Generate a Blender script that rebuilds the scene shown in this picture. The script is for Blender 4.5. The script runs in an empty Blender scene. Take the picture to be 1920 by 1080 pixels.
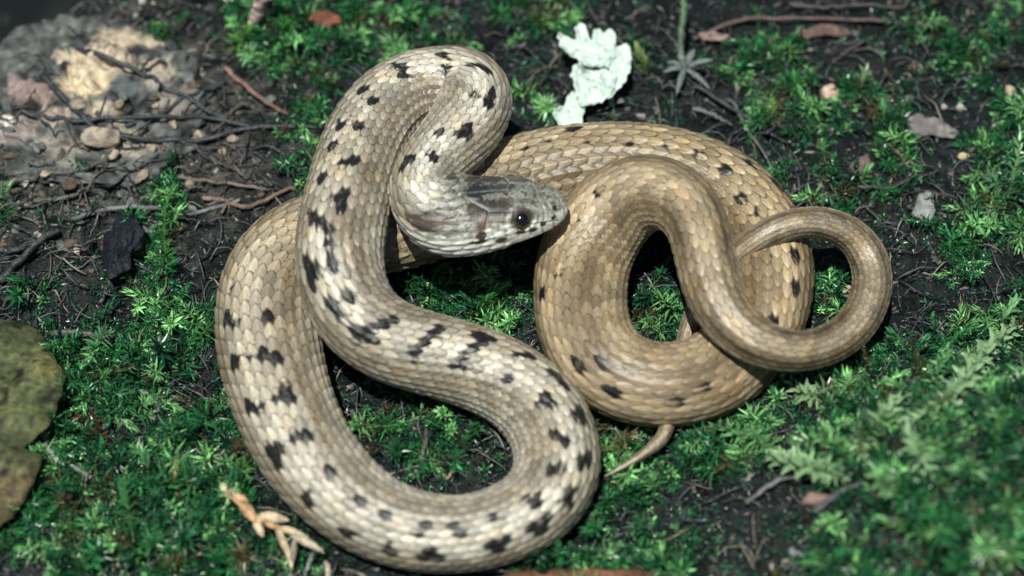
import bpy, math
import numpy as np
from mathutils import Vector, geometry
from mathutils.bvhtree import BVHTree

# ---------------------------------------------------------------- units, camera
U = 8e-5                      # one working unit = 0.08 mm; the snake is about 13 mm thick
ELEV = math.radians(52.0)     # the camera looks down at this angle
DIST = 4500.0                 # working units from camera to subject (36 cm)
FPX = 4500.0
CAM = np.array([0.0, -DIST * math.cos(ELEV), DIST * math.sin(ELEV)])
FWD = -CAM / np.linalg.norm(CAM)
RGT = np.array([1.0, 0.0, 0.0])
UPV = np.cross(RGT, FWD)

sc = bpy.context.scene
COL = sc.collection
cam_d = bpy.data.cameras.new('camera')
cam_d.sensor_width = 36.0
cam_d.lens = 36.0 * FPX / 1920.0
cam_d.clip_start = 0.02
cam_d.clip_end = 200.0
cam_d.dof.use_dof = True
cam_d.dof.focus_distance = (DIST - 65) * U
cam_d.dof.aperture_fstop = 12.0
cam = bpy.data.objects.new('camera', cam_d)
COL.objects.link(cam)
cam.location = Vector(CAM * U)
cam.rotation_euler = (math.pi / 2 - ELEV, 0, 0)
sc.camera = cam

# ---------------------------------------------------------------- sky, sun, exposure
SUN_FROM = np.array([-0.14, -0.27, 1.0])
SUN_FROM = SUN_FROM / np.linalg.norm(SUN_FROM)
world = bpy.data.worlds.new('World')
sc.world = world
world.use_nodes = True
wn = world.node_tree
bg = wn.nodes['Background']
sky = wn.nodes.new('ShaderNodeTexSky')
sky.sky_type = 'NISHITA'
sky.sun_disc = False
sky.sun_elevation = math.asin(SUN_FROM[2])
sky.sun_rotation = math.atan2(SUN_FROM[0], SUN_FROM[1])
wn.links.new(sky.outputs[0], bg.inputs['Color'])
bg.inputs['Strength'].default_value = 0.05
sun_d = bpy.data.lights.new('sun', 'SUN')
sun_d.energy = 5.0
sun_d.angle = math.radians(0.6)
sun_d.color = (1.0, 1.0, 0.94)
sun = bpy.data.objects.new('sun', sun_d)
COL.objects.link(sun)
sun.location = Vector(SUN_FROM * 2.0)
sun.rotation_euler = Vector(SUN_FROM).to_track_quat('Z', 'Y').to_euler()
sc.view_settings.view_transform = 'Standard'
sc.view_settings.look = 'None'
sc.view_settings.gamma = 1.0
sc.view_settings.use_curve_mapping = False
sc.view_settings.exposure = 0.10
try:
    sc.cycles.max_bounces = 6
    sc.cycles.use_denoising = True
except Exception:
    pass

rng = np.random.default_rng(11)

# ---------------------------------------------------------------- numeric helpers
def unproj(px, py, z):
    """photograph pixel -> point of the place at height z"""
    px = np.asarray(px, float); py = np.asarray(py, float); z = np.asarray(z, float)
    d = FWD[None] * FPX + RGT[None] * (px.ravel() - 960)[:, None] + UPV[None] * (540 - py.ravel())[:, None]
    t = (z.ravel() - CAM[2]) / d[:, 2]
    return CAM[None] + d * t[:, None]

def proj(p):
    q = p - CAM[None]
    dep = q @ FWD
    return np.stack([960 + FPX * (q @ RGT) / dep, 540 - FPX * (q @ UPV) / dep, dep], 1)

def _hash(ix, iy, iz, seed):
    h = (ix * 374761393 + iy * 668265263 + iz * 2147483647 + seed * 974711) & 0xFFFFFFFF
    h = ((h ^ (h >> 13)) * 1274126177) & 0xFFFFFFFF
    h = (h ^ (h >> 16)) * 2246822519 & 0xFFFFFFFF
    return ((h ^ (h >> 15)) & 0xFFFFFF) / float(0xFFFFFF)

def noise(x, y, z=0.0, seed=0):
    x, y, z = np.broadcast_arrays(np.asarray(x, float), np.asarray(y, float), np.asarray(z, float))
    fx, fy, fz = np.floor(x), np.floor(y), np.floor(z)
    ix, iy, iz = fx.astype(np.int64), fy.astype(np.int64), fz.astype(np.int64)
    u, v, w = x - fx, y - fy, z - fz
    u, v, w = [t * t * (3 - 2 * t) for t in (u, v, w)]
    r = 0
    for a in (0, 1):
        for b in (0, 1):
            for c in (0, 1):
                wt = (u if a else 1 - u) * (v if b else 1 - v) * (w if c else 1 - w)
                r = r + wt * _hash(ix + a, iy + b, iz + c, seed)
    return r * 2 - 1

def fbm(x, y, z=0.0, o=4, seed=0, gain=0.5):
    r, a, f = 0, 1.0, 1.0
    for k in range(o):
        r = r + a * noise(np.asarray(x) * f, np.asarray(y) * f, np.asarray(z) * f, seed + 17 * k)
        a *= gain; f *= 2.03
    return r

def sstep(a, b, x):
    t = np.clip((x - a) / (b - a), 0, 1)   # also for a > b
    return t * t * (3 - 2 * t)

def norm(v):
    return v / np.maximum(np.linalg.norm(v, axis=-1, keepdims=True), 1e-9)

# ---------------------------------------------------------------- object helpers
def link(name, data, parent=None):
    o = bpy.data.objects.new(name, data)
    COL.objects.link(o)
    if parent is not None:
        o.parent = parent
    return o

def tag(o, label=None, cat=None, group=None, kind=None):
    if label: o['label'] = label
    if cat: o['category'] = cat
    if group: o['group'] = group
    if kind: o['kind'] = kind
    return o

def empty(name, at):
    o = link(name, None)
    o.location = Vector(np.asarray(at, float) * U)
    return o

def mesh_data(name, v, faces, mat, col=None, smooth=True, origin=None):
    """faces: list of (M,k) int arrays"""
    v = np.asarray(v, float)
    if origin is not None:
        v = v - np.asarray(origin, float)[None]
    if isinstance(faces, np.ndarray):
        faces = [faces]
    faces = [np.asarray(f, np.int64) for f in faces if len(f)]
    m = bpy.data.meshes.new(name)
    m.vertices.add(len(v))
    m.vertices.foreach_set('co', (v * U).astype(np.float32).ravel())
    nl = sum(f.size for f in faces); nf = sum(len(f) for f in faces)
    m.loops.add(nl); m.polygons.add(nf)
    m.loops.foreach_set('vertex_index', np.concatenate([f.ravel() for f in faces]).astype(np.int32))
    st, off = [], 0
    for f in faces:
        st.append(off + np.arange(len(f)) * f.shape[1]); off += f.size
    m.polygons.foreach_set('loop_start', np.concatenate(st).astype(np.int32))
    m.polygons.foreach_set('use_smooth', np.full(nf, bool(smooth)))
    if col is not None:
        a = m.color_attributes.new('tint', 'FLOAT_COLOR', 'POINT')
        c = np.ones((len(v), 4), np.float32); c[:, :3] = col
        a.data.foreach_set('color', c.ravel())
    m.update(calc_edges=True)
    m.validate()
    m.materials.append(mat)
    return m

def mesh(name, v, faces, mat, col=None, smooth=True, parent=None, origin=None):
    """one mesh object; its own origin sits at `origin` (or its parent's)"""
    o = link(name, mesh_data(name, v, faces, mat, col, smooth, origin), parent)
    if parent is None and origin is not None:
        o.location = Vector(np.asarray(origin, float) * U)
    return o

def grid_faces(nu, nv, wrap_v=False):
    i = np.arange(nu - 1)[:, None]; j = np.arange(nv if wrap_v else nv - 1)[None]
    j2 = (j + 1) % nv
    a = i * nv + j; b = i * nv + j2; c = (i + 1) * nv + j2; d = (i + 1) * nv + j
    return np.stack([a, b, c, d], -1).reshape(-1, 4)

def catmull(p, n):
    p = np.asarray(p, float)
    q = np.concatenate([2 * p[:1] - p[1:2], p, 2 * p[-1:] - p[-2:-1]])
    t = np.linspace(0, len(p) - 1 - 1e-9, n)
    k = t.astype(int); u = (t - k)[:, None]
    a, b, c, d = q[k], q[k + 1], q[k + 2], q[k + 3]
    return 0.5 * (2 * b + (c - a) * u + (2 * a - 5 * b + 4 * c - d) * u ** 2 + (3 * b - a - 3 * c + d) * u ** 3)

def tube(path, rad, sides=7, rough=0.0, seed=0):
    """closed tapered tube round a polyline"""
    path = np.asarray(path, float); n = len(path)
    rad = np.broadcast_to(np.asarray(rad, float), (n,))
    T = norm(np.gradient(path, axis=0))
    ref = np.where(np.abs(T[:, 2:3]) > 0.9, np.array([[1.0, 0, 0]]), np.array([[0, 0, 1.0]]))
    A = norm(np.cross(T, ref)); B = np.cross(T, A)
    th = np.arange(sides) / sides * 2 * np.pi
    r = rad[:, None] * np.ones(sides)
    if rough:
        ii = np.arange(n)[:, None]
        r = r * (1 + rough * noise(ii * 0.45 + 0 * th, np.cos(th)[None] * 1.3 + 7.1 * seed, np.sin(th)[None] * 1.3, seed))
    v = path[:, None] + r[..., None] * (np.cos(th)[None, :, None] * A[:, None] + np.sin(th)[None, :, None] * B[:, None])
    v = v.reshape(-1, 3)
    f = grid_faces(n, sides, True)
    v = np.concatenate([v, path[:1], path[-1:]])
    k = np.arange(sides); k2 = (k + 1) % sides
    c0 = np.stack([k2, k, np.full(sides, n * sides)], 1)
    c1 = np.stack([k + (n - 1) * sides, k2 + (n - 1) * sides, np.full(sides, n * sides + 1)], 1)
    return v, [f, np.concatenate([c0, c1])]

# ---------------------------------------------------------------- materials
def new_mat(name):
    m = bpy.data.materials.new(name); m.use_nodes = True
    return m, m.node_tree.nodes, m.node_tree.links, m.node_tree.nodes['Principled BSDF']

def tint_mat(name, rough=0.5, spec=0.5, bump=0.0, bscale=4000.0, mottle=0.25, mscale=900.0, transl=0.0, coat=0.0, rvar=0.0):
    """vertex tint, a mottled noise on it, fine bump"""
    m, N, L, P = new_mat(name)
    at = N.new('ShaderNodeAttribute'); at.attribute_name = 'tint'
    geo = N.new('ShaderNodeTexCoord')
    nz = N.new('ShaderNodeTexNoise'); nz.inputs['Scale'].default_value = mscale; nz.inputs['Detail'].default_value = 4
    L.new(geo.outputs['Object'], nz.inputs['Vector'])
    mr = N.new('ShaderNodeMapRange')
    mr.inputs['From Min'].default_value = 0.3; mr.inputs['From Max'].default_value = 0.7
    mr.inputs['To Min'].default_value = 1 - mottle; mr.inputs['To Max'].default_value = 1 + mottle
    L.new(nz.outputs['Fac'], mr.inputs['Value'])
    mx = N.new('ShaderNodeMix'); mx.data_type = 'RGBA'; mx.blend_type = 'MULTIPLY'; mx.inputs['Factor'].default_value = 1
    L.new(at.outputs['Color'], mx.inputs['A']); L.new(mr.outputs['Result'], mx.inputs['B'])
    L.new(mx.outputs['Result'], P.inputs['Base Color'])
    P.inputs['Roughness'].default_value = rough
    P.inputs['Specular IOR Level'].default_value = spec
    P.inputs['Coat Weight'].default_value = coat
    if rvar:
        rr = N.new('ShaderNodeMapRange'); rr.inputs['To Min'].default_value = rough - rvar; rr.inputs['To Max'].default_value = rough + rvar
        L.new(nz.outputs['Fac'], rr.inputs['Value']); L.new(rr.outputs['Result'], P.inputs['Roughness'])
    if bump:
        nb = N.new('ShaderNodeTexNoise'); nb.inputs['Scale'].default_value = bscale; nb.inputs['Detail'].default_value = 5
        L.new(geo.outputs['Object'], nb.inputs['Vector'])
        bp = N.new('ShaderNodeBump'); bp.inputs['Strength'].default_value = bump; bp.inputs['Distance'].default_value = 0.0003
        L.new(nb.outputs['Fac'], bp.inputs['Height']); L.new(bp.outputs['Normal'], P.inputs['Normal'])
    if transl:
        tr = N.new('ShaderNodeBsdfTranslucent'); L.new(mx.outputs['Result'], tr.inputs['Color'])
        ms = N.new('ShaderNodeMixShader'); ms.inputs[0].default_value = transl
        L.new(P.outputs[0], ms.inputs[1]); L.new(tr.outputs[0], ms.inputs[2])
        L.new(ms.outputs[0], N['Material Output'].inputs['Surface'])
    return m

M_SOIL = tint_mat('soil', 0.6, 0.16, 1.0, 2200, 0.7, 2600, rvar=0.3)
M_LITTER = tint_mat('litter', 0.36, 0.6, 0.6, 3000, 0.4, 2500, rvar=0.25)
M_MOSS = tint_mat('moss', 0.29, 0.55, 0.0, 1, 0.25, 1500, transl=0.18)
M_TWIG = tint_mat('twig_bark', 0.5, 0.5, 0.7, 2500, 0.35, 2200)
M_STONE = tint_mat('stone', 0.75, 0.3, 0.7, 1800, 0.3, 900)
M_LEAF = tint_mat('dead_leaf', 0.7, 0.25, 0.6, 2200, 0.35, 1100)
M_LICHEN = tint_mat('lichen', 0.8, 0.2, 0.5, 1500, 0.1, 900)
M_SKIN = tint_mat('snake_skin', 0.36, 0.5, 0.22, 5000, 0.10, 2600, rvar=0.08)
M_EYE = tint_mat('snake_eye', 0.07, 0.5, 0, 1, 0.1, 900, coat=0.5)

# ---------------------------------------------------------------- the ground
_ed = unproj([-900, -300, 0, 150, 300, 700, 1300, 2600], [760, 350, 165, 58, 28, -50, -170, -330], np.zeros(8))
_rise = unproj(1900, 1010, 0)[0, :2]
def ground_z(x, y):
    x = np.asarray(x, float); y = np.asarray(y, float)
    z = 16 * fbm(x / 420, y / 420, 0.3, 3, 5) + 9 * fbm(x / 75, y / 75, 1.7, 3, 9)
    c = 1 - np.abs(fbm(x / 36, y / 36, 4.2, 3, 3))
    z = z + 9 * (c - 0.6)
    ye = np.interp(x, _ed[:, 0], _ed[:, 1]) + 35 * fbm(x / 160, y / 160, 0, 2, 40)
    d = y - ye
    drop = np.where(d > 0, d * d / (d + 220), 0.0) * 1.15
    z = z - np.minimum(drop, 900 + 60 * fbm(x / 300, y / 300, 0, 3, 8))
    xr, yr = _rise
    z = z + 250 * np.exp(-(((x - xr) / 430) ** 2 + ((y - yr) / 310) ** 2) ** 1.5)
    far = sstep(2500, 9000, np.hypot(x, y))
    return z * (1 - far) - 900 * far * 0.9

def on_ground(px, py, lift=0.0):
    px = np.atleast_1d(np.asarray(px, float)); py = np.atleast_1d(np.asarray(py, float))
    z = np.zeros(px.shape)
    for _ in range(6):
        p = unproj(px, py, z); z = 0.5 * z + 0.5 * (ground_z(p[:, 0], p[:, 1]) + lift)
    p[:, 2] = ground_z(p[:, 0], p[:, 1]) + lift
    return p

def stretch(lo, hi, step, far):
    core = np.arange(lo, hi + step, step)
    g = step * 1.25 ** np.arange(1, 60); g = np.cumsum(g); g = g[g < far]
    return np.concatenate([lo - g[::-1], core, core[-1] + g])
gx = stretch(-1250, 1250, 6.5, 250000); gy = stretch(-800, 1250, 6.5, 250000)
GX, GY = np.meshgrid(gx, gy, indexing='ij')
GZ = ground_z(GX, GY)
fine = 1 - sstep(1400, 2200, np.hypot(GX, GY))
GZ = GZ + fine * 3.2 * fbm(GX / 13, GY / 13, 0.9, 2, 77)
gp = np.stack([GX, GY, GZ], -1).reshape(-1, 3)
gpx = proj(gp)
n1 = fbm(gp[:, 0] / 140, gp[:, 1] / 140, 0, 4, 21); n2 = fbm(gp[:, 0] / 30, gp[:, 1] / 30, 0, 3, 22)
gcol = np.array([0.0055, 0.0085, 0.009])[None] * (1 + 0.6 * n2)[:, None] + np.array([0.010, 0.009, 0.008])[None] * np.clip(n1, 0, 1)[:, None]
pale = np.exp(-(((gp[:, 0] - unproj(170, 230, 0)[0, 0]) / 330) ** 2 + ((gp[:, 1] - unproj(170, 230, 0)[0, 1]) / 260) ** 2))
gcol = gcol + pale[:, None] * np.array([0.11, 0.095, 0.075])[None] * np.clip(0.5 + n2, 0.05, 1.5)[:, None]
lowl = sstep(-60, -500, gp[:, 2])  # light falloff on the low ground beyond the rim, painted into its colour
gcol = gcol * (1 - lowl[:, None]) + np.array([0.006, 0.010, 0.009]) * (1 + 0.4 * n1)[:, None] * lowl[:, None]
gcol = np.clip(gcol, 0.003, 1)
tag(mesh('ground', gp, grid_faces(len(gx), len(gy))[:, ::-1], M_SOIL, gcol), kind='structure')

# ---------------------------------------------------------------- the snake
# x, y, half width in the photograph; height of the middle; which way the back is turned
PATH = np.array([
 (1063,379,3,222,-.77),(1040,384,30,222,-.77),(1000,391,49,223,-.77),(940,398,64,225,-.76),(880,404,63,226,-.70),(832,400,58,227,-.50),
 (800,380,56,228,-.2),(790,348,56,230,.1),(808,312,59,230,.30),(845,270,64,228,.20),(880,225,68,222,-.05),(890,182,69,215,-.30),
 (866,160,70,210,-.5),(828,160,70,205,-.66),(770,172,72,200,-.68),(718,212,75,200,-.58),(684,268,77,205,-.5),(662,332,78,215,-.48),
 (646,400,80,222,-.5),(636,470,80,215,-.5),(642,535,78,195,-.3),(672,595,76,165,-.1),(730,640,74,135,.1),(805,663,74,112,.28),
 (880,685,75,95,.42),(950,715,76,82,.48),(1010,765,77,74,.52),(1043,830,78,70,.45),(1042,895,77,68,.3),(1005,950,73,66,.18),
 (940,985,70,65,.18),(860,1003,68,66,.22),(775,995,72,68,.28),(695,965,76,70,.32),(625,910,82,74,.28),(570,840,87,78,.25),
 (530,755,90,82,.28),(508,670,94,84,.38),(500,590,93,82,.42),(513,522,90,78,.45),(558,468,88,76,.5),(640,440,87,84,.62),
 (740,420,88,92,.74),(840,390,87,90,.78),(940,355,88,78,.76),(1040,330,88,82,.8),(1140,320,88,83,.82),(1240,326,88,83,.8),
 (1330,356,88,82,.74),(1394,405,88,80,.62),(1430,470,88,78,.48),(1436,540,86,74,.42),(1420,610,83,68,.45),(1385,665,80,66,.55),
 (1330,705,79,70,.62),(1260,722,78,76,.62),(1190,715,79,80,.62),(1130,680,83,82,.64),(1096,620,85,82,.65),(1088,550,86,84,.65),
 (1097,480,86,95,.62),(1132,415,83,130,.6),(1188,367,75,180,.55),(1243,362,67,213,.4),(1288,388,60,226,.2),(1314,437,56,226,.08),
 (1326,500,54,216,.05),(1345,562,52,202,.08),(1382,615,47,190,.1),(1435,648,41,178,.12),(1495,660,36,160,.12),(1560,645,36,125,.1),
 (1610,605,36,96,.05),(1636,545,36,84,0),(1630,485,35,95,0),(1597,440,31,125,0),(1545,417,28,160,0),(1490,418,27,178,0),
 (1440,437,26,172,0),(1400,462,24,150,0),(1360,500,22,110,0),(1320,550,20,65,0),(1293,610,18,36,0),(1279,670,16,22,0),
 (1266,740,14.5,24,0),(1248,812,13,50,0),(1226,836,10.5,56,0),(1196,858,7.5,56,0),(1166,876,4.5,54,0),(1134,893,1.0,50,0)], float)
ctr = unproj(PATH[:, 0], PATH[:, 1], PATH[:, 3])
dep = (ctr - CAM[None]) @ FWD
ctrl = np.concatenate([ctr, (PATH[:, 2] * dep / FPX)[:, None], np.arcsin(PATH[:, 4])[:, None]], 1)
dense = catmull(ctrl, 9000)
for _ in range(3):                                   # relax the small kinks of the traced path
    k = 60; ker = np.hanning(2 * k + 1); ker /= ker.sum()
    pad = np.concatenate([2 * dense[:1] - dense[k:0:-1], dense, 2 * dense[-1:] - dense[-2:-k - 2:-1]])
    dense = np.stack([np.convolve(pad[:, c], ker, 'valid') for c in range(5)], 1)
seg = np.linalg.norm(np.diff(dense[:, :3], axis=0), axis=1)
arc = np.concatenate([[0], np.cumsum(seg)]); LEN = arc[-1]
NS = int(LEN / 3.1)
S = np.linspace(0, LEN, NS)
# finer rings on the head
head_fine = np.linspace(0, 330, 240)
S = np.concatenate([head_fine, S[S > 331.5]]); NS = len(S)
C3 = np.stack([np.interp(S, arc, dense[:, c]) for c in range(5)], 1)
ctrS, RAD, ROLL = C3[:, :3], np.maximum(C3[:, 3], 1.0), C3[:, 4]
T = norm(np.gradient(ctrS, S, axis=0))
ks = np.hanning(9); ks /= ks.sum()
V0 = norm(CAM[None] - ctrS)
V = norm(V0 - T * np.sum(V0 * T, 1, keepdims=True))
Nl = np.cross(V, T)
DOR = np.cos(ROLL)[:, None] * V + np.sin(ROLL)[:, None] * Nl
LAT = np.cos(ROLL)[:, None] * Nl - np.sin(ROLL)[:, None] * V
TH = np.concatenate([np.radians(np.linspace(-128, 128, 172)), np.radians(np.linspace(128, 232, 26)[1:-1])])
NT = len(TH)
TH = np.where(TH > np.pi, TH - 2 * np.pi, TH)
# half width and half height of the section along the head
hs = [0, 2.5, 8, 18, 35, 62, 95, 130, 170, 210, 250, 300, 360]
hw = [3, 15, 27, 38, 49, 59, 67, 73, 77, 75, 68, 60, 0]
hh = [2, 10, 18, 26, 34, 42, 49, 54, 57, 57, 56, 56, 0]
hm = 1 - sstep(235, 340, S)
W = RAD * (1 - hm) + np.interp(S, hs[:-1], hw[:-1]) * hm
H = RAD * (1 - hm) + np.interp(S, hs[:-1], hh[:-1]) * hm
ss = S[:, None]; th = TH[None]
ct, st_ = np.cos(th), np.sin(th)
ex = 2.0 + 0.45 * hm[:, None]
sup = (np.abs(ct) ** ex + np.abs(st_) ** ex) ** (-1 / ex)
flat = 1 - 0.13 * sstep(2.2, 3.0, np.abs(th)) * (1 - hm[:, None])
cx = W[:, None] * st_ * sup
cy = H[:, None] * ct * sup * flat
# brow over the eye, cheek, mouth line
brow = np.exp(-((ss - 78) / 26) ** 2 - ((np.abs(th) - 0.72) / 0.20) ** 2) * 3.5
canth = -np.exp(-((ss - 60) / 40) ** 2 - ((np.abs(th) - 1.25) / 0.2) ** 2) * 2.5
mouth_th = 1.92 + 0.0007 * ss
lip = -np.exp(-((np.abs(th) - mouth_th) / 0.035) ** 2) * 3.5 * (1 - sstep(175, 200, ss)) * sstep(2, 14, ss)
jaw = -4.5 * sstep(0, 0.05, np.abs(th) - mouth_th) * (1 - sstep(150, 230, ss)) * sstep(2, 25, ss)
rel = brow + canth + lip + jaw

# overlapping keeled scales
Rr = W
q_of_s = np.concatenate([[0], np.cumsum(np.diff(S) / np.maximum(np.where(S[1:] < 0.75 * LEN, 0.33, 0.50) * 0.5 * (Rr[1:] + Rr[:-1]), 6.0))])
ROWS = 19
thm = math.radians(122)
Q = np.repeat(q_of_s[:, None], NT, 1); ROWN = np.where(S < 0.75 * LEN, ROWS, 13)[:, None] * 1.0
VV = TH[None] / thm * (ROWN / 2)
best_q = np.full(Q.shape, 1e9); edge = np.full(Q.shape, 1.3); tt = np.zeros(Q.shape); dvv = np.zeros(Q.shape); sid = np.zeros(Q.shape); jc = np.zeros(Q.shape)
HL, HWD = 0.98, 0.66
jr = np.round(VV)
for dj in (-1, 0, 1):
    j = jr + dj
    off = 0.5 * (np.abs(j) % 2)
    k0 = np.floor(Q - off)
    for dk in (-1, 0, 1, 2):
        k = k0 + dk; qc = k + off
        dq = (Q - qc) / HL; dv = (VV - j) / HWD
        e = np.abs(dq) ** 1.75 * np.where(dq > 0, 1.0, 0.9) + np.abs(dv) ** 1.5
        hit = (e < 1) & (qc < best_q) & (np.abs(j) <= ROWN // 2)
        best_q = np.where(hit, qc, best_q); edge = np.where(hit, e, edge); tt = np.where(hit, (dq + 1) / 2, tt)
        dvv = np.where(hit, dv, dvv); jc = np.where(hit, j, jc); sid = np.where(hit, j * 31.7 + k * 7.13, sid)
cover = edge < 1
belly = sstep(thm, thm + 0.06, np.abs(th)) + 0 * Q
plate = (1 - sstep(165, 200, ss)) * (1 - sstep(1.05, 1.25, np.abs(th)))
plate = np.maximum(plate, 1 - sstep(105, 125, ss)) + 0 * Q
hgt = np.where(cover, (0.15 + 0.85 * tt ** 0.9) * (1 - 0.6 * np.clip(edge, 0, 1) ** 3) + 0.25 * np.exp(-(dvv / 0.12) ** 2), 0.0)
amp = 0.064 * Rr[:, None] * (1 - 0.30 * sstep(LEN * 0.55, LEN * 0.66, ss) + 0.5 * sstep(LEN * 0.74, LEN * 0.78, ss))
vq = Q * 1.0 - np.floor(Q * 1.0)
scute = (0.2 + 0.8 * vq) * sstep(1.0, 0.9, vq)
rel = rel + amp * hgt * (1 - plate) * (1 - belly) + amp * 0.8 * scute * belly * (1 - hm[:, None])
# head plates: grooves between them, symmetric
def seg_d(a, b, s_, l_):
    a = np.array(a, float); b = np.array(b, float); d = b - a
    t = np.clip(((s_ - a[0]) * d[0] + (l_ - a[1]) * d[1]) / (d @ d), 0, 1)
    return np.hypot(s_ - a[0] - t * d[0], l_ - a[1] - t * d[1])
latp = np.abs(th) * (0.55 * W[:, None] + 0.45 * H[:, None])
GR = [((108, 0), (186, 0)), ((22, 0), (50, 0)), ((22, 0), (14, 30)), ((50, 0), (44, 30)), ((56, 0), (60, 16)), ((60, 16), (104, 19)), ((104, 19), (112, 0)),
      ((60, 16), (52, 42)), ((104, 19), (106, 44)), ((106, 44), (150, 40)), ((150, 40), (188, 10)), ((188, 10), (186, 0)), ((106, 44), (112, 66)),
      ((112, 66), (150, 62)), ((150, 40), (156, 62)), ((44, 30), (30, 58)), ((14, 30), (12, 50)), ((52, 42), (56, 62)), ((100, 72), (56, 66)), ((56, 66), (28, 62)), ((112, 66), (100, 72)), ((100, 72), (165, 80)), ((165, 80), (190, 84))]
GR += [((16 + 22 * i, 66 + 1.6 * i), (13 + 22 * i, 100)) for i in range(8)]
hd = np.nonzero(S < 240)[0]
gd = np.full(Q.shape, 99.0)
for a, b in GR:
    gd[hd] = np.minimum(gd[hd], seg_d(a, b, np.repeat(S[hd][:, None], NT, 1), latp[hd]))
groove = np.exp(-(gd / 1.7) ** 2)
rel = rel - 2.6 * groove * plate
pos = ctrS[:, None] + cx[..., None] * LAT[:, None] + cy[..., None] * DOR[:, None]
nrm = norm((st_ / np.maximum(W[:, None], 1))[..., None] * LAT[:, None] + (ct / np.maximum(H[:, None], 1))[..., None] * DOR[:, None])
pos = pos + rel[..., None] * nrm
_pp = proj(pos.reshape(-1, 3)).reshape(NS, NT, 3)
_d = np.where((np.sum(nrm * norm(CAM[None, None] - pos), -1) > 0.05) & (ss < 200), np.hypot(_pp[..., 0] - 981, _pp[..., 1] - 413), 1e6)
_i, _j = np.unravel_index(np.argmin(_d), _d.shape)
_r = 0.55 * W[_i] + 0.45 * H[_i]
for _sg in (1, -1):                                  # the rim of scales round each eye
    _de = np.hypot(ss - S[_i], (th - _sg * TH[_j]) * _r)
    pos = pos + (3.2 * np.exp(-((_de - 23) / 4.0) ** 2) - 5 * sstep(20, 14, _de))[..., None] * nrm

# where a mark of the photograph lies on the body: (position along it, angle round it)
sp = proj(pos.reshape(-1, 3)).reshape(NS, NT, 3)
facing = np.sum(nrm * norm(CAM[None, None] - pos), -1) > 0.05
def pick(px, py, smin=0, smax=1e9):
    d = np.hypot(sp[..., 0] - px, sp[..., 1] - py)
    ok = facing & (ss >= smin) & (ss <= smax)
    d = np.where(ok, d, 1e6)
    near = d < max(d.min() + 2.5, 4)
    c = np.where(near, sp[..., 2], 1e9)
    i, j = np.unravel_index(np.argmin(c), c.shape)
    return S[i], TH[j], i, j

SPOTS = [(750,115),(768,137),(839,101),(835,127),(908,127),(890,172,.6),(922,188),(874,247,1.1),(821,249,.7),(678,162),(709,178,1.1),(638,221),(678,231,1.2),
 (656,294,1.2),(599,324),(621,265,.8),(635,367,1.2),(576,402,1.1),(623,434,1.1),(574,487,1.1),(621,489,1.1),(756,308),(813,292,.8),(786,341,.7),(758,367),(825,361,1.1),
 (981,274),(1030,264),(1099,266),(1179,266),(1241,272),(1292,287),(1351,319),(1389,358),(1416,393),(1220,230,.8),(1310,254,.8),(1398,292,.8),(1451,328,.8),(1060,237,.8),(1140,231,.8),
 (1487,464),(1493,535,1.1),(1461,598,1.1),(1446,476,.7),(1052,473,.8),(1049,518,.8),(1067,565,.8),(1072,604,.8),(1013,547,.8),(1102,648,.8),(1132,681,.8),
 (1155,737,.9),(1280,749,.9),(1339,722,.7),(1090,704,.9),(1081,414,.7),(1114,370,.7),(1179,337,.6),
 (435,540),(427,602,1.2),(497,602,1.1),(440,683,1.2),(507,669,1.2),(472,768,1.2),(542,739,1.2),(518,857,1.2),(572,817,1.2),(577,943,1.2),(620,887,1.1),
 (658,1005,1.2),(666,938),(722,975),(736,1037,1.1),(795,989),(813,1042,1.2),(867,989),(942,1026,1.3),(942,967,.9),(1020,989,1.3),(1007,930),(1077,927,1.3),
 (1044,876),(1101,852,1.2),(1050,809),(1090,768,1.2),(1015,744,1.2),(1042,699,1.2),(945,701,1.1),(980,658,1.2),(905,629,1.2),(856,677,1.3),(816,618,1.1),(768,661,1.3),
 (725,594,1.1),(677,626,1.3),(652,548,1.1),(617,570,1.2),(572,505)]
BARS = [((427,602),(497,602)),((440,683),(507,669)),((472,768),(542,739)),((518,857),(572,817)),((574,487),(621,489)),((638,221),(678,231)),((617,570),(652,548)),
        ((677,626),(725,594)),((768,661),(816,618)),((856,677),(905,629)),((576,402),(623,434))]
spots = []
for t3 in SPOTS:
    m_ = t3[2] if len(t3) > 2 else 1.0
    s0, t0, _, _ = pick(t3[0], t3[1], 300)
    spots.append((s0, t0, (11.3 if not 0.46 < s0 / LEN < 0.74 else 9.2) * m_, 1.0))
for a, b in BARS:
    s0, t0, _, _ = pick(a[0], a[1], 300); s1, t1, _, _ = pick(b[0], b[1], 300)
    for u in (0.2, 0.35, 0.5, 0.65, 0.8):
        spots.append((s0 + (s1 - s0) * u, t0 + (t1 - t0) * u, 6.3, 0.92))
rth = np.abs(1.0) * th * Rr[:, None]
nz_hi = fbm(ss / 7.0 + 0 * th, rth / 5.0, 0, 2, 91)
scale_r = _hash(np.round(sid * 10).astype(np.int64), np.zeros(Q.shape, np.int64), np.zeros(Q.shape, np.int64), 3)
dark = np.zeros(Q.shape); darkc = np.zeros(Q.shape)
sc_s = np.interp(np.clip(best_q, 0, q_of_s[-1]), q_of_s, S); sc_t = jc / (ROWN / 2) * thm
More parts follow.
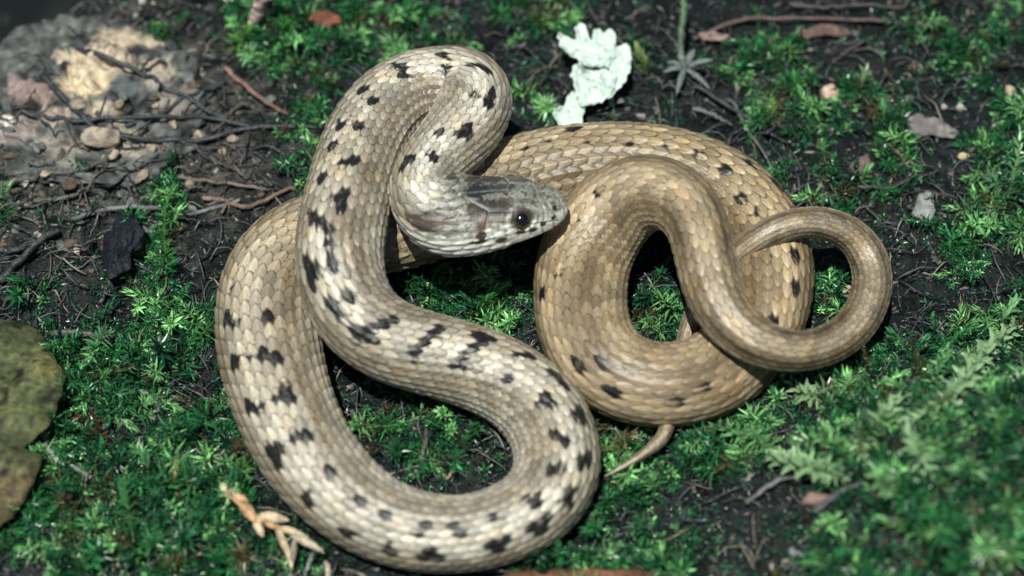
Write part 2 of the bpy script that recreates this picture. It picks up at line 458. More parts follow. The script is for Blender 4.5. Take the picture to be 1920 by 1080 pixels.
for s0, t0, rr, w in spots:
    i0, i1 = np.searchsorted(S, [s0 - 45, s0 + 45])
    dth = (TH[None] - t0) * Rr[i0:i1, None]
    d2 = ((S[i0:i1, None] - s0) / (rr * 1.0)) ** 2 + (dth / (rr * 0.95)) ** 2
    dark[i0:i1] = np.maximum(dark[i0:i1], w * np.exp(-d2 ** 1.2 * 0.5))
    d2 = ((sc_s[i0:i1] - s0) / (rr * 1.05)) ** 2 + ((sc_t[i0:i1] - t0) * Rr[i0:i1, None] / rr) ** 2
    darkc[i0:i1] = np.maximum(darkc[i0:i1], w * np.exp(-d2 ** 1.2 * 0.5))
spot_m = sstep(0.38, 0.54, 0.22 * dark + 0.78 * darkc + 0.07 * nz_hi + 0.36 * (scale_r - 0.5) - 0.08 * np.exp(-(dvv / 0.2) ** 2) + 0.16 * (0.55 - tt))
spot_m = np.clip(spot_m * (1.05 + 0.22 * nz_hi), 0, 1)

# ground colour of the skin along and across the body
f = S / LEN
keys = [0, 0.05, 0.16, 0.30, 0.40, 0.47, 0.56, 0.66, 0.76, 0.82, 0.93, 1.0]
cols = np.array([(.47,.45,.38),(.52,.49,.41),(.45,.405,.315),(.50,.465,.375),(.46,.415,.325),(.40,.345,.25),(.395,.325,.215),(.42,.345,.24),(.43,.36,.255),(.36,.31,.235),(.37,.325,.255),(.46,.42,.34)])
base = 0.66 * np.stack([np.interp(f, keys, cols[:, c]) for c in range(3)], 1)[:, None] * np.ones((1, NT, 1))
ath = np.abs(th) + 0 * Q
base = base * (1 - sstep(0.34, 0.46, f)[:, None, None] * np.array([0.08, 0.13, 0.22]))
soft = fbm(ss / 60 + 0 * th, rth / 45, 2.0, 3, 55)
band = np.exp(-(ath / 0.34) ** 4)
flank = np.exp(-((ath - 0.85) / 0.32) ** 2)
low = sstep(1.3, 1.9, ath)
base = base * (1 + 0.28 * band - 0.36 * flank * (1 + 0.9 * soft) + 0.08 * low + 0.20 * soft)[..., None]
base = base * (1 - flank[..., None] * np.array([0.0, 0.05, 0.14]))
warm = np.clip(fbm(ss / 26 + 0 * th, rth / 22, 5.0, 2, 66), 0, 1)
base = base * (1 - warm[..., None] * np.array([0.02, 0.10, 0.22]))
base = base * (0.70 + 0.60 * scale_r[..., None])
# each scale: pale keel and tip, dark skin showing between
lin = np.where(cover, 1 + 0.22 * np.exp(-(dvv / 0.16) ** 2) * 1.5 + 0.16 * sstep(0.6, 0.9, tt), 0.30)
lin = lin * (1 - 0.68 * sstep(0.70, 0.95, edge))
lin = lin * (1 + 0.18 * np.exp(-((edge - 0.62) / 0.12) ** 2))
fine_k = 1 - 0.35 * sstep(LEN * 0.55, LEN * 0.66, S)[:, None] + 0.2 * sstep(LEN * 0.74, LEN * 0.78, S)[:, None]
lin = 1 + (lin - 1) * (1 - plate) * (1 - belly) * fine_k
base = base * lin[..., None]
base = base * (1 - belly[..., None]) + np.array([0.42, 0.38, 0.30]) * belly[..., None] * (0.75 + 0.35 * scute[..., None])
tailband = sstep(LEN * 0.72, LEN * 0.78, S)[:, None]
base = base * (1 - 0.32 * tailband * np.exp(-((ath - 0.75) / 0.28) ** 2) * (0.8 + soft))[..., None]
base = base * (1 - spot_m[..., None]) + np.array([0.010, 0.009, 0.008]) * spot_m[..., None]
# small dark flecks on the skin between scales
fleck = sstep(0.62, 0.8, nz_hi) * sstep(0.6, 0.9, edge) * (1 - plate)
base = base * (1 - 0.6 * fleck[..., None])
# the head: grey cream, speckled, with dark crown patches, a bar below the eye, white lips
hmask = 1 - sstep(215, 260, S)[:, None] + 0 * Q
hn = fbm(ss / 9 + 0 * th, latp * np.sign(th + 1e-6) / 9, 0, 4, 31)
hn2 = fbm(ss / 3.2 + 0 * th, latp * np.sign(th + 1e-6) / 3.2, 0, 2, 32)
hc = np.array([0.25, 0.25, 0.20]) * (1 + 0.45 * hn + 0.25 * hn2)[..., None]
hc = hc * (1 - 0.75 * sstep(0.30, 0.7, hn2 + 0.6 * hn))[..., None]
cheek = sstep(1.0, 1.2, ath + 0.12 * hn)
hc = hc * (1 - cheek[..., None]) + np.array([0.56, 0.565, 0.48]) * (1 + 0.14 * hn)[..., None] * cheek[..., None]
hc = hc * (1 - 0.6 * groove * (0.4 + 0.6 * cheek))[..., None]
hc = hc * (1 + (lin - 1) * 0.9)[..., None] * (1 + 0.25 * (scale_r - 0.5) * (1 - plate))[..., None]
base = base * (1 - hmask[..., None]) + hc * hmask[..., None]
def blot(px, py, ls, lw, colr, k=1.0, rag=0.55, mirror=True, smax=330, tilt=0.0):
    global base
    s0, t0, i0, _ = pick(px, py, 0, smax)
    r0 = 0.55 * W[i0] + 0.45 * H[i0]
    brk = np.where(S[:, None] > 185, np.clip(0.35 + 1.0 * scale_r, 0, 1) * np.clip(1.75 - lin, .4, 1), 1.0)
    for sg in ((1, -1) if mirror else (1,)):
        a = S[:, None] - s0; b = (th - sg * t0) * r0
        a2 = a + tilt * sg * np.sign(t0) * b
        d = (a2 / ls) ** 2 + (b / lw) ** 2
        m_ = np.clip(sstep(0.20, 0.58, np.exp(-d * 0.7) + rag * 0.55 * (hn * 0.7 + hn2 * 0.6)) * k * 1.15 * brk, 0, 1) * sstep(3.4, 1.8, d)
        base = base * (1 - m_[..., None]) + np.array(colr) * m_[..., None]
BRN = (0.032, 0.027, 0.022)
blot(920, 386, 40, 15, BRN, 1.0, 0.9)
blot(900, 380, 16, 9, (0.045, 0.038, 0.03), 0.9, 1.0)
blot(948, 382, 14, 10, (0.05, 0.042, 0.034), 0.8, 1.0)
blot(905, 353, 44, 13, (0.018, 0.020, 0.020), 1.0, 0.8, False)
blot(950, 347, 22, 10, (0.045, 0.048, 0.05), 0.8, 1.0, False)
blot(975, 333, 16, 7, (0.07, 0.055, 0.035), 0.8, 0.7, False)
blot(985, 372, 14, 6, (0.09, 0.09, 0.08), 0.6, 1.2)
blot(1010, 360, 12, 7, (0.10, 0.10, 0.085), 0.6, 1.2)
blot(912, 412, 8, 9, (0.11, 0.075, 0.05), 0.8, 0.9)
blot(904, 428, 7, 9, (0.09, 0.06, 0.042), 0.85, 0.7)
blot(903, 446, 6, 9, (0.035, 0.028, 0.022), 1.0, 0.5)
blot(898, 458, 12, 4, (0.015, 0.013, 0.011), 1.0, 0.4)
for bx, by, bl, bw, bcol in ((815, 404, 10, 5, BRN), (803, 415, 9, 5, (.10, .06, .035)), (818, 414, 8, 4, (.13, .085, .055)), (790, 412, 8, 5, (.05, .04, .03)), (796, 428, 9, 4, (.07, .05, .035)), (780, 424, 7, 4, BRN), (830, 420, 8, 4, (.12, .085, .06)), (808, 430, 7, 3, (.05, .04, .03)), (772, 410, 6, 3, (.06, .045, .03))):
    blot(bx, by, bl * 1.35, bw * 1.5, bcol, 1.25, 0.8)
blot(800, 402, 12, 6, (0.025, 0.022, 0.018), 0.9, 1.0)
blot(836, 404, 12, 6, (0.03, 0.027, 0.022), 0.9, 1.0)
blot(850, 390, 14, 6, (0.07, 0.06, 0.05), 0.7, 1.2)
for bx, by, bl in ((942, 453, 8), (1002, 434, 6), (975, 440, 9), (1021, 423, 5), (1041, 411, 5), (1042, 387, 4)):
    blot(bx, by, bl, 5, (0.025, 0.022, 0.02), 0.92, 0.35)
for bx, by in ((1030, 365), (1015, 350), (1040, 378), (1005, 365), (985, 358), (1000, 378), (960, 368), (950, 400)):
    blot(bx, by, 4, 3, (0.06, 0.055, 0.045), 0.7, 0.6)
top_seam = np.exp(-(gd / 1.3) ** 2) * plate * (1 - cheek) * np.clip(0.26 + 0.22 * hn, 0, 0.5)
base = base * (1 - top_seam[..., None]) + np.array([0.42, 0.42, 0.36]) * top_seam[..., None]
# skin round the eye is dark
se, te, ie, je = pick(981, 413, 0, 200)
re_ = 0.55 * W[ie] + 0.45 * H[ie]
for sg in (1, -1):
    de = np.hypot(S[:, None] - se, (th - sg * te) * re_)
    ring = np.exp(-((de - 19) / 3.0) ** 2)
    halo = np.exp(-((de - 26) / 4) ** 2)
    base = base * (1 + 0.35 * halo[..., None])
    base = base * (1 - 0.7 * ring[..., None]) + np.array([0.05, 0.045, 0.04]) * 0.7 * ring[..., None]
base = base * (1 - 0.8 * np.clip(-lip / 3.5, 0, 1))[..., None]
base = np.clip(base, 0.006, 0.75)

snake_at = ctrS[np.argmin(np.abs(S - LEN * 0.3))].copy(); snake_at[2] = 0
snake = tag(empty('snake', snake_at), 'slender tan snake with paired black spots coiled on moss', 'snake')
bv = pos.reshape(-1, 3)
ncap = len(bv)
bv = np.concatenate([bv, ctrS[:1] - 1.5 * T[:1], ctrS[-1:]])
kk = np.arange(NT); kk2 = (kk + 1) % NT
caps = np.concatenate([np.stack([kk2, kk, np.full(NT, ncap)], 1), np.stack([kk + (NS - 1) * NT, kk2 + (NS - 1) * NT, np.full(NT, ncap + 1)], 1)])
bc = np.concatenate([base.reshape(-1, 3), base[0, :1], base[-1, :1]])
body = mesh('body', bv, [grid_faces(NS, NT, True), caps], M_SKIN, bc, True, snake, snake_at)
# eyes
ua, va = np.meshgrid(np.linspace(0, np.pi, 25), np.arange(36) / 36 * 2 * np.pi, indexing='ij')
sph = np.stack([np.sin(ua) * np.cos(va), np.sin(ua) * np.sin(va), np.cos(ua)], -1).reshape(-1, 3)
for sg in (1, -1):
    j = int(np.argmin(np.abs(TH - sg * te)))
    c = pos[ie, j] - nrm[ie, j] * 8.0
    d_out = sph @ nrm[ie, j]
    iris = np.where(d_out > 0.80, 0.0, 1.0)[:, None]
    ec = np.array([0.004, 0.004, 0.005]) * (1 - iris) + np.array([0.045, 0.030, 0.018]) * iris
    mesh('eye', c[None] + sph * 19.5, grid_faces(25, 36, True), M_EYE, ec, True, snake, snake_at)

# samples of the body to keep everything else out of it
bi = np.linspace(0, NS - 1, 420).astype(int)
B_C, B_R = ctrS[bi], np.maximum(W[bi], H[bi])
def clear_of_snake(p, pad=0.0):
    ok = np.ones(len(p), bool)
    for a in range(0, len(p), 20000):
        q = p[a:a + 20000]
        d = ((q[:, None, :] - B_C[None]) ** 2).sum(-1)
        ok[a:a + 20000] = (d > (B_R[None] + pad) ** 2).all(1)
    return ok

# ---------------------------------------------------------------- flat natural things with real thickness
def inside(poly, x, y):
    r = np.zeros(x.shape, bool); n = len(poly)
    for i in range(n):
        x0, y0 = poly[i]; x1, y1 = poly[(i + 1) % n]
        c = ((y0 > y) != (y1 > y)) & (x < (x1 - x0) * (y - y0) / (y1 - y0 + 1e-12) + x0)
        r ^= c
    return r

def slab(outline_xy, step, zf, thick, rough_edge=0.0, seed=0):
    """outline in ground coordinates -> undulating sheet of real thickness; zf(x, y, edge distance)"""
    o = np.asarray(outline_xy, float)
    o = np.concatenate([o, o[:1]]); L_ = np.concatenate([[0], np.cumsum(np.hypot(*np.diff(o, axis=0).T))])
    n = max(12, int(L_[-1] / step)); t = np.arange(n) / n * L_[-1]
    o = np.stack([np.interp(t, L_, o[:, 0]), np.interp(t, L_, o[:, 1])], 1)
    c = o.mean(0)
    if rough_edge:
        w = rough_edge * (noise(o[:, 0] / (step * 2.2), o[:, 1] / (step * 2.2), seed, seed) + 0.6 * noise(o[:, 0] / (step * 6), o[:, 1] / (step * 6), seed, seed + 5))
        o = o + norm(o - c) * w[:, None]
    xs = np.arange(o[:, 0].min(), o[:, 0].max(), step); ys = np.arange(o[:, 1].min(), o[:, 1].max(), step)
    X, Y = np.meshgrid(xs, ys); X = X.ravel() + rng.normal(0, step * 0.15, X.size); Y = Y.ravel() + rng.normal(0, step * 0.15, Y.size)
    k = inside(o, X, Y)
    X, Y = X[k], Y[k]
    dm = np.sqrt(((np.stack([X, Y], 1)[:, None] - o[None]) ** 2).sum(-1)).min(1)
    k = dm > step * 0.55
    pts = np.concatenate([o, np.stack([X[k], Y[k]], 1)])
    ed = np.concatenate([np.zeros(n), dm[k]])
    r = geometry.delaunay_2d_cdt([Vector(p) for p in pts], [(i, (i + 1) % n) for i in range(n)], [list(range(n))], 1, 1e-6)
    vs = np.array([tuple(p) for p in r[0]]); fs = np.array([f_ for f_ in r[2] if len(f_) == 3])
    if len(vs) != len(pts):
        ed = np.sqrt(((vs[:, None] - o[None]) ** 2).sum(-1)).min(1)
    z = zf(vs[:, 0], vs[:, 1], ed)
    th_ = thick * np.clip(0.35 + ed / (step * 2), 0.35, 1)
    top = np.concatenate([vs, z[:, None]], 1); bot = np.concatenate([vs, (z - th_)[:, None]], 1)
    N_ = len(vs)
    e = np.concatenate([fs[:, [0, 1]], fs[:, [1, 2]], fs[:, [2, 0]]])
    key = {tuple(x) for x in e.tolist()}
    bd = np.array([x for x in e.tolist() if (x[1], x[0]) not in key])
    side = np.stack([bd[:, 1], bd[:, 0], bd[:, 0] + N_, bd[:, 1] + N_], 1)
    return np.concatenate([top, bot]), [np.concatenate([fs, fs[:, ::-1] + N_]), side], np.concatenate([ed, ed])

def px_outline(pts, z):
    pts = np.asarray(pts, float)
    return unproj(pts[:, 0], pts[:, 1], np.full(len(pts), float(z)))[:, :2]

# leaf at the edge of the moss, torn on one side
lo = px_outline([(-120,640),(-60,598),(0,586),(40,590),(72,606),(92,640),(108,672),(122,700),(116,735),(104,765),(88,798),(62,818),(44,832),(60,838),(78,846),(72,868),(60,895),(40,930),(10,962),(-40,990),(-110,985),(-170,900),(-190,780),(-165,690)], 60)
lc = lo.mean(0)
def leaf_z(x, y, e):
    return 62 + 10 * fbm(x / 120, y / 120, 3, 3, 61) - 16 * np.exp(-e / 14) + 5 * fbm(x / 25, y / 25, 1, 2, 62) - 0.00022 * ((x - lc[0]) ** 2 + (y - lc[1]) ** 2)
v, fcs, ed = slab(lo, 6.5, leaf_z, 7, 3.0, 4)
n_a = fbm(v[:, 0] / 60, v[:, 1] / 60, 0, 3, 63); n_b = fbm(v[:, 0] / 14, v[:, 1] / 14, 0, 3, 64)
low_part = sstep(0, 70, px_outline([(60, 850)], 60)[0, 1] - v[:, 1])
lcol = np.array([.105,.115,.045])[None] * (1 + 0.45 * n_a + 0.35 * n_b)[:, None] + np.array([.05,.02,.0])[None] * np.clip(n_a, 0, 1)[:, None]
lcol = lcol * (1 - low_part[:, None]) + np.array([.15,.115,.055])[None] * (1 + 0.3 * n_b)[:, None] * low_part[:, None]
sp_d = sstep(0.62, 0.8, fbm(v[:, 0] / 22, v[:, 1] / 22, 9, 2, 65))
lcol = np.clip(0.72 * lcol * (1 - 0.75 * sp_d[:, None]) * (1 + 0.5 * fbm(v[:, 0] / 9, v[:, 1] / 9, 3, 2, 67))[:, None] * np.array([.95, 1, 1.05]), 0.006, 1)
tag(mesh('fallen_leaf', v, fcs, M_LEAF, lcol, True, None, np.array([lc[0], lc[1], 40])), 'large olive brown mottled dead leaf with notched edge', 'leaf')

# brown dead leaf below the snake
bo = px_outline([(925,1092),(950,1073),(1010,1067),(1090,1064),(1170,1063),(1230,1070),(1262,1085),(1270,1140),(1200,1190),(1060,1200),(950,1160)], 30)
v, fcs, ed = slab(bo, 9, lambda x, y, e: 34 + 6 * fbm(x / 50, y / 50, 3, 3, 71) - 8 * np.exp(-e / 10), 6, 3.0, 9)
nb_ = fbm(v[:, 0] / 30, v[:, 1] / 12, 0, 3, 72)
tag(mesh('brown_leaf', v, fcs, M_LEAF, np.array([.13,.062,.035])[None] * (1 + 0.4 * nb_)[:, None], True, None, np.array([bo[:, 0].mean(), bo[:, 1].mean(), 20])),
    'rusty brown dead leaf lying below the lowest bend of the snake', 'leaf')

# pale lichen
lich = tag(empty('lichen', on_ground(1110, 160)[0]), 'pale mint white lobed lichen scrap behind the snake', 'lichen')
lo0 = np.array(on_ground(1110, 160)[0])
def lichen_piece(name, pts, z0, seed, rise):
    ol = px_outline(pts, z0)
    c = ol.mean(0)
    def zf(x, y, e):
        return z0 + rise * (y - c[1]) + 7 * fbm(x / 26, y / 26, 2, 3, seed) + 7 * np.exp(-e / 6) - 5 * np.exp(-((e - 14) / 6) ** 2)
    v, fc, ed = slab(ol, 3.2, zf, 4.5, 3.6, seed)
    n_ = fbm(v[:, 0] / 16, v[:, 1] / 16, 0, 3, seed + 1)
    pit = sstep(0.55, 0.75, fbm(v[:, 0] / 11, v[:, 1] / 11, 4, 2, seed + 2))
    c_ = np.array([.51,.61,.54])[None] * (1 + 0.14 * n_ - 0.5 * pit)[:, None]
    mesh(name, v, fc, M_LICHEN, c_, True, lich, lo0)
lichen_piece('lobe', [(1044,74),(1049,68),(1063,78),(1080,78),(1077,60),(1086,53),(1097,54),(1104,72),(1110,80),(1113,62),(1123,60),(1129,68),(1140,62),(1151,66),(1155,82),(1153,98),(1150,112),(1140,124),(1122,128),(1102,124),(1088,112),(1070,106),(1052,92)], 66, 101, 0.12)
lichen_piece('lobe', [(1153,98),(1166,93),(1180,96),(1184,112),(1183,128),(1180,142),(1172,154),(1164,166),(1154,176),(1140,186),(1128,174),(1124,150),(1130,128),(1146,116)], 55, 104, 0.1)
lichen_piece('lobe', [(1084,128),(1094,108),(1122,106),(1146,116),(1158,140),(1154,164),(1144,182),(1128,192),(1108,200),(1090,204),(1080,180),(1078,160),(1070,148),(1074,132)], 50, 107, 0.05)
lichen_piece('lobe', [(1038,212),(1044,206),(1058,202),(1062,190),(1072,180),(1090,184),(1098,196),(1096,214),(1092,232),(1078,240),(1050,240),(1042,228)], 42, 110, 0.1)

# flat pale flake of bark or shell
def flake(name, pts, z0, colr, label, cat, seed, thick=6):
    ol = px_outline(pts, z0); c = ol.mean(0)
    v, fc, ed = slab(ol, 4.0, lambda x, y, e: z0 + 5 * fbm(x / 20, y / 20, 2, 3, seed) - 4 * np.exp(-e / 6) + 0.1 * (y - c[1]), thick, 2.0, seed)
    n_ = fbm(v[:, 0] / 12, v[:, 1] / 12, 0, 3, seed + 1)
    return tag(mesh(name, v, fc, M_STONE, np.array(colr)[None] * (1 + 0.3 * n_)[:, None], True, None, np.array([c[0], c[1], z0 - thick])), label, cat)
flake('bark_flake', [(1716,380),(1724,362),(1742,354),(1750,366),(1756,388),(1748,410),(1738,420),(1726,404),(1712,398)], 22, (.20,.21,.20), 'pale grey diamond shaped flake on dark litter', 'flake', 121)
flake('bark_flake', [(1598,300),(1625,288),(1634,305),(1628,325),(1605,328),(1592,314)], 22, (.12,.09,.08), 'small brown square bark chip beside short moss', 'bark', 127)
flake('bark_flake', [(1700,222),(1722,210),(1760,222),(1800,240),(1790,255),(1750,248),(1722,250),(1708,246)], 20, (.15,.135,.13), 'long greyish brown bark chip on bare black soil', 'bark', 128)
flake('bark_flake', [(1500,52),(1540,42),(1590,48),(1600,58),(1560,64),(1510,66)], 24, (.12,.075,.065), 'reddish brown strip of bark among dark rootlets', 'bark', 131)
flake('bark_flake', [(1310,62),(1340,54),(1372,66),(1352,74),(1320,72)], 24, (.22,.15,.13), 'short pinkish bark chip beside the grey dry sprig', 'bark', 133)

# ---------------------------------------------------------------- stones and pebbles
ROCK = None
def lump(seed, nu=14, nv=20, rough=0.22, facet=0.0):
    ua, va = np.meshgrid(np.linspace(0, np.pi, nu), np.arange(nv) / nv * 2 * np.pi, indexing='ij')
    d = np.stack([np.sin(ua) * np.cos(va), np.sin(ua) * np.sin(va), np.cos(ua)], -1).reshape(-1, 3)
    r = 1 + rough * fbm(d[:, 0] * 1.4 + seed, d[:, 1] * 1.4, d[:, 2] * 1.4, 4, seed)
    if facet:
        rs = np.random.default_rng(seed)
        for k in range(9):
            n_ = norm(rs.normal(size=3)); h = rs.uniform(0.62, 0.85)
            r = np.minimum(r, h / np.maximum(d @ n_, 0.05) + 0.0)
    return d * r[:, None], grid_faces(nu, nv, True)

def on_surface(px, py):
    p = on_ground(px, py)[0]
    dv_ = norm(unproj(px, py, 0.0)[0] - CAM)
    h_ = ROCK.ray_cast(Vector(CAM), Vector(dv_)) if ROCK is not None else (None,)
    if h_[0] is not None and np.linalg.norm(np.array(h_[0]) - CAM) < np.linalg.norm(p - CAM):
        return np.array(h_[0])
    return p

def stone(name, px, py, rx, ry, rz, sink, colr, colr2, label, cat, seed, group=None, nu=14, nv=20, facet=1, rough=.22, rot=0.0, mat=None):
    p = on_surface(px, py)
    d, f_ = lump(seed, nu, nv, rough, facet)
    n_ = fbm(d[:, 0] * 2.2, d[:, 1] * 2.2, d[:, 2] * 2.2 + seed, 4, seed + 9)
    c_ = np.array(colr)[None] * (1 - sstep(-.1, .5, n_))[:, None] + np.array(colr2)[None] * sstep(-.1, .5, n_)[:, None]
    w = d * np.array([rx, ry, rz])
    w = np.stack([w[:, 0] * math.cos(rot) - w[:, 1] * math.sin(rot), w[:, 0] * math.sin(rot) + w[:, 1] * math.cos(rot), w[:, 2]], 1)
    return tag(mesh(name, p[None] + w + np.array([0, 0, rz * (1 - sink)]), f_, mat or M_STONE, c_, True, None, p), label, cat, group)

stone('bark_chunk', 232, 478, 42, 92, 40, .5, (.010,.014,.019), (.022,.026,.03), 'blue black chunk of charred bark beside the moss column', 'bark', 124, nu=60, nv=70, rough=.7, rot=.12, mat=M_SOIL)
TAN, PNK, GRY = (.40,.33,.23), (.27,.19,.165), (.15,.165,.165)
def big_rock():
    p = on_ground(150, 190)[0]
    d, f_ = lump(207, 110, 150, .16, 0)
    w = d * np.array([250, 240, 62]) + 15 * (fbm(d[:, 0] * 7, d[:, 1] * 7, d[:, 2] * 7, 5, 12, .6) - 1.2 * np.abs(fbm(d[:, 0] * 4, d[:, 1] * 4, d[:, 2] * 4, 3, 19)))[:, None] * d
    v_ = p[None] + w + np.array([-10, 0, -8])
    k_ = proj(v_); a_, b_ = k_[:, 0], k_[:, 1]
    f1 = fbm(d[:, 0] * 5, d[:, 1] * 5, d[:, 2] * 5, 4, 13); f2 = fbm(d[:, 0] * 14, d[:, 1] * 14, d[:, 2] * 14, 3, 14)
    c_ = np.array([.075,.08,.075])[None] * (1 + .8 * f1 + .9 * f2)[:, None]
    for x, y, rx, ry, cc in ((185,118,85,42,(.50,.41,.29)),(160,150,60,40,(.52,.43,.29)),(230,75,75,28,(.40,.33,.24)),(62,180,60,36,(.25,.185,.165)),(95,215,42,26,(.33,.265,.22)),(200,210,60,30,(.33,.285,.21)),(285,130,46,30,(.37,.32,.25)),(20,245,60,34,(.25,.215,.19)),(120,275,70,30,(.22,.20,.17)),(230,265,50,26,(.27,.235,.185)),(330,190,40,40,(.2,.18,.15)),(235,165,36,28,(.09,.105,.105)),(150,235,40,16,(.06,.065,.065)),(40,290,60,14,(.05,.055,.055))):
        m_ = sstep(.35, .75, np.exp(-((a_ - x) / rx) ** 2 - ((b_ - y) / ry) ** 2) + .38 * f1 + .15 * f2)[:, None]
        c_ = c_ * (1 - m_) + np.array(cc)[None] * (1 + .25 * f2)[:, None] * m_
    cr = np.maximum(sstep(.06, .0, np.abs(f1 + .25 * f2 - .05)), .8 * sstep(.05, 0, np.abs(f2 - .3)))
    c_ = c_ * (1 - .6 * cr[:, None])
    v_ = v_ - (6 * cr)[:, None] * norm(d)
    global ROCK
    ROCK = BVHTree.FromPolygons((v_).tolist(), f_.tolist())
    tag(mesh('rock', v_, f_, M_STONE, np.clip(c_, .01, .6), True, None, p), 'big weathered rock with cream, pink and grey patches under the twigs', 'rock')
big_rock()
stone('stone', 190, 262, 40, 28, 24, .6, (.34,.28,.21), (.2,.17,.14), 'small tan stone in the crook of the curved twig', 'stone', 207, nu=20, nv=28)
stone('pebble', 1553, 182, 24, 24, 18, .35, (.50,.33,.26), (.55,.44,.35), 'rough salmon pink pebble resting on green moss', 'pebble', 211, nu=18, nv=24, rough=.4)
stone('pebble', 1893, 176, 13, 15, 11, .4, (.40,.32,.22), (.45,.38,.28), 'tan oval pebble alone on black soil', 'pebble', 212)
stone('pebble', 1806, 296, 13, 9, 8, .4, (.50,.42,.24), (.5,.45,.3), 'yellowish pebble near the moss at the frame edge', 'pebble', 213)
stone('pebble', 1800, 203, 10, 9, 8, .4, (.45,.45,.38), (.4,.38,.33), 'brightest white pebble on the black soil', 'pebble', 214)
stone('pebble', 1770, 203, 8, 8, 7, .4, (.35,.32,.28), (.4,.36,.3), 'dull grey pebble beside the brightest white pebble', 'pebble', 215)
stone('pebble', 1592, 548, 14, 11, 9, .35, (.45,.36,.25), (.5,.42,.32), 'tan seed like pebble inside the tail loop', 'pebble', 216, facet=0)
stone('pebble', 1147, 195, 8, 11, 7, .3, (.62,.66,.58), (.6,.62,.55), 'white oval grain below the lichen scrap', 'pebble', 217, facet=0)
stone('pebble', 15, 232, 17, 16, 13, .45, (.60,.58,.5), (.5,.46,.4), 'white pebble resting by the dull pink stone', 'pebble', 218)
prs = np.random.default_rng(5)
PEB = [(prs.uniform(0, 330), prs.uniform(180, 480)) for _ in range(70)] + [(prs.uniform(300, 540), prs.uniform(150, 380)) for _ in range(22)] + [(prs.uniform(1300, 1900), prs.uniform(20, 440)) for _ in range(20)] + [(prs.uniform(970, 1300), prs.uniform(15, 60)) for _ in range(12)]
pc = on_ground([a for a, b in PEB], [b for a, b in PEB])
okp = clear_of_snake(pc + np.array([0, 0, 6.]), 16)
for i, (a, b) in enumerate(PEB):
    if not okp[i]: continue
    left = a < 560
    big = prs.gamma(3.0, 2.4) + 3 if left else prs.uniform(3.5, 9)
    tone = int(prs.integers(0, 3))
    c1 = (np.array([.36,.30,.22]), np.array([.13,.135,.13]), np.array([.10,.075,.055]))[tone] * prs.uniform(.7, 1.2)
    p_ = on_surface(a, b)
    rocky = p_[2] > ground_z(p_[0], p_[1]) + 12
    place = 'lying on the big weathered rock' if rocky else 'in the gritty soil among the twigs' if left else 'scattered on the dark mossy soil'
    stone('pebble', a, b, big * prs.uniform(.8, 1.6), big * prs.uniform(.7, 1.1), big * prs.uniform(.4, .7), .45, c1, c1 * .55,
          ('cream', 'grey', 'brown')[tone] + ' grit pebble ' + place, 'pebble', 300 + i, ('cream', 'grey', 'brown')[tone] + ' grit ' + place, 10, 14, 1, .42, prs.uniform(0, 3))

# ---------------------------------------------------------------- twigs
DKT, BRT, GRT = (.028,.033,.036), (.10,.062,.045), (.12,.125,.12)
def twig(pts, r0, r1, colr, label, lift=10, group=None, name='twig', seed=1, cat='twig', mat=None):
    pts = np.asarray(pts, float)
    lf = pts[:, 2] if pts.shape[1] > 2 else np.full(len(pts), float(lift))
    g = on_ground(pts[:, 0], pts[:, 1])
    p3 = unproj(pts[:, 0], pts[:, 1], g[:, 2] + lf)
    n = 12 * len(pts)
    path = catmull(p3, n)
    for i_ in range(n):                              # lie on the rock, not in it
        h_ = ROCK.ray_cast(Vector((path[i_, 0], path[i_, 1], 900.0)), Vector((0, 0, -1)))
        if h_[0] is not None:
            path[i_, 2] = max(path[i_, 2], h_[0].z + 5)
    if n > 20:
        path[2:-2, 2] = np.convolve(path[:, 2], np.ones(5) / 5, 'valid')
    u = np.linspace(0, 1, n)
    path = path + 2.0 * np.stack([noise(u * 14, seed, 0, 7), noise(u * 14, seed, 5, 8), noise(u * 14, seed, 9, 9)], 1)
    v, f_ = tube(path, (r0 + (r1 - r0) * u) * (1 + .12 * noise(u * 25, seed, 0, 4)), 9, .22, seed)
    c_ = np.array(colr)[None] * (1 + .5 * fbm(v[:, 0] / 18, v[:, 1] / 18, v[:, 2] / 18, 2, seed))[:, None]
    return tag(mesh(name, v, f_, mat or M_TWIG, np.clip(c_, .005, 1), True, None, p3[0]), label, cat, group)

trs = np.random.default_rng(42)
for i in range(34):
    a, b = (trs.uniform(0, 540), trs.uniform(180, 470)) if i < 26 else (trs.uniform(1180, 1480), trs.uniform(60, 300))
    if i < 26 and a > 380 and b > 390: a -= 260
    L_, an = trs.uniform(50, 150), trs.normal(0, .5)
    if i >= 26: L_ *= .6
    pts = [(a + (u - .5) * L_ * math.cos(an), b + (u - .5) * L_ * math.sin(an) * .8 + trs.normal(0, 7), 6 + 26 * math.sin(math.pi * u) * trs.uniform(.3, 1) + (25 if a < 290 and b < 250 else 0)) for u in (0, .3, .6, 1)]
    if not clear_of_snake(on_ground([q[0] for q in pts], [q[1] for q in pts], 20), 8).all(): continue
    g_ = trs.uniform(.6, 2.6)
    twig(pts, trs.uniform(1.6, 3.4), 1.2, (.022 * g_, .024 * g_, .024 * g_), 'hair thin dark twig in the tangle over the gritty soil' if i < 26 else 'hair thin dark twig in the litter around the dry sprig', seed=100 + i, group='fine twig tangle')
twig([(78,142,60),(105,172,62),(145,212,56),(190,245,50),(250,258,40),(330,266,16),(400,258,16),(470,238,14),(560,236,10),(615,240,6)], 6.5, 4, DKT, 'long dark twig sagging in one smooth curve over the stones', seed=3)
twig([(38,208,52),(90,224,52),(150,226,52),(230,219,50),(310,218,36),(400,222,18),(470,238,12)], 4.5, 4, DKT, 'thin straight dark twig lying level across the big stone', seed=4)
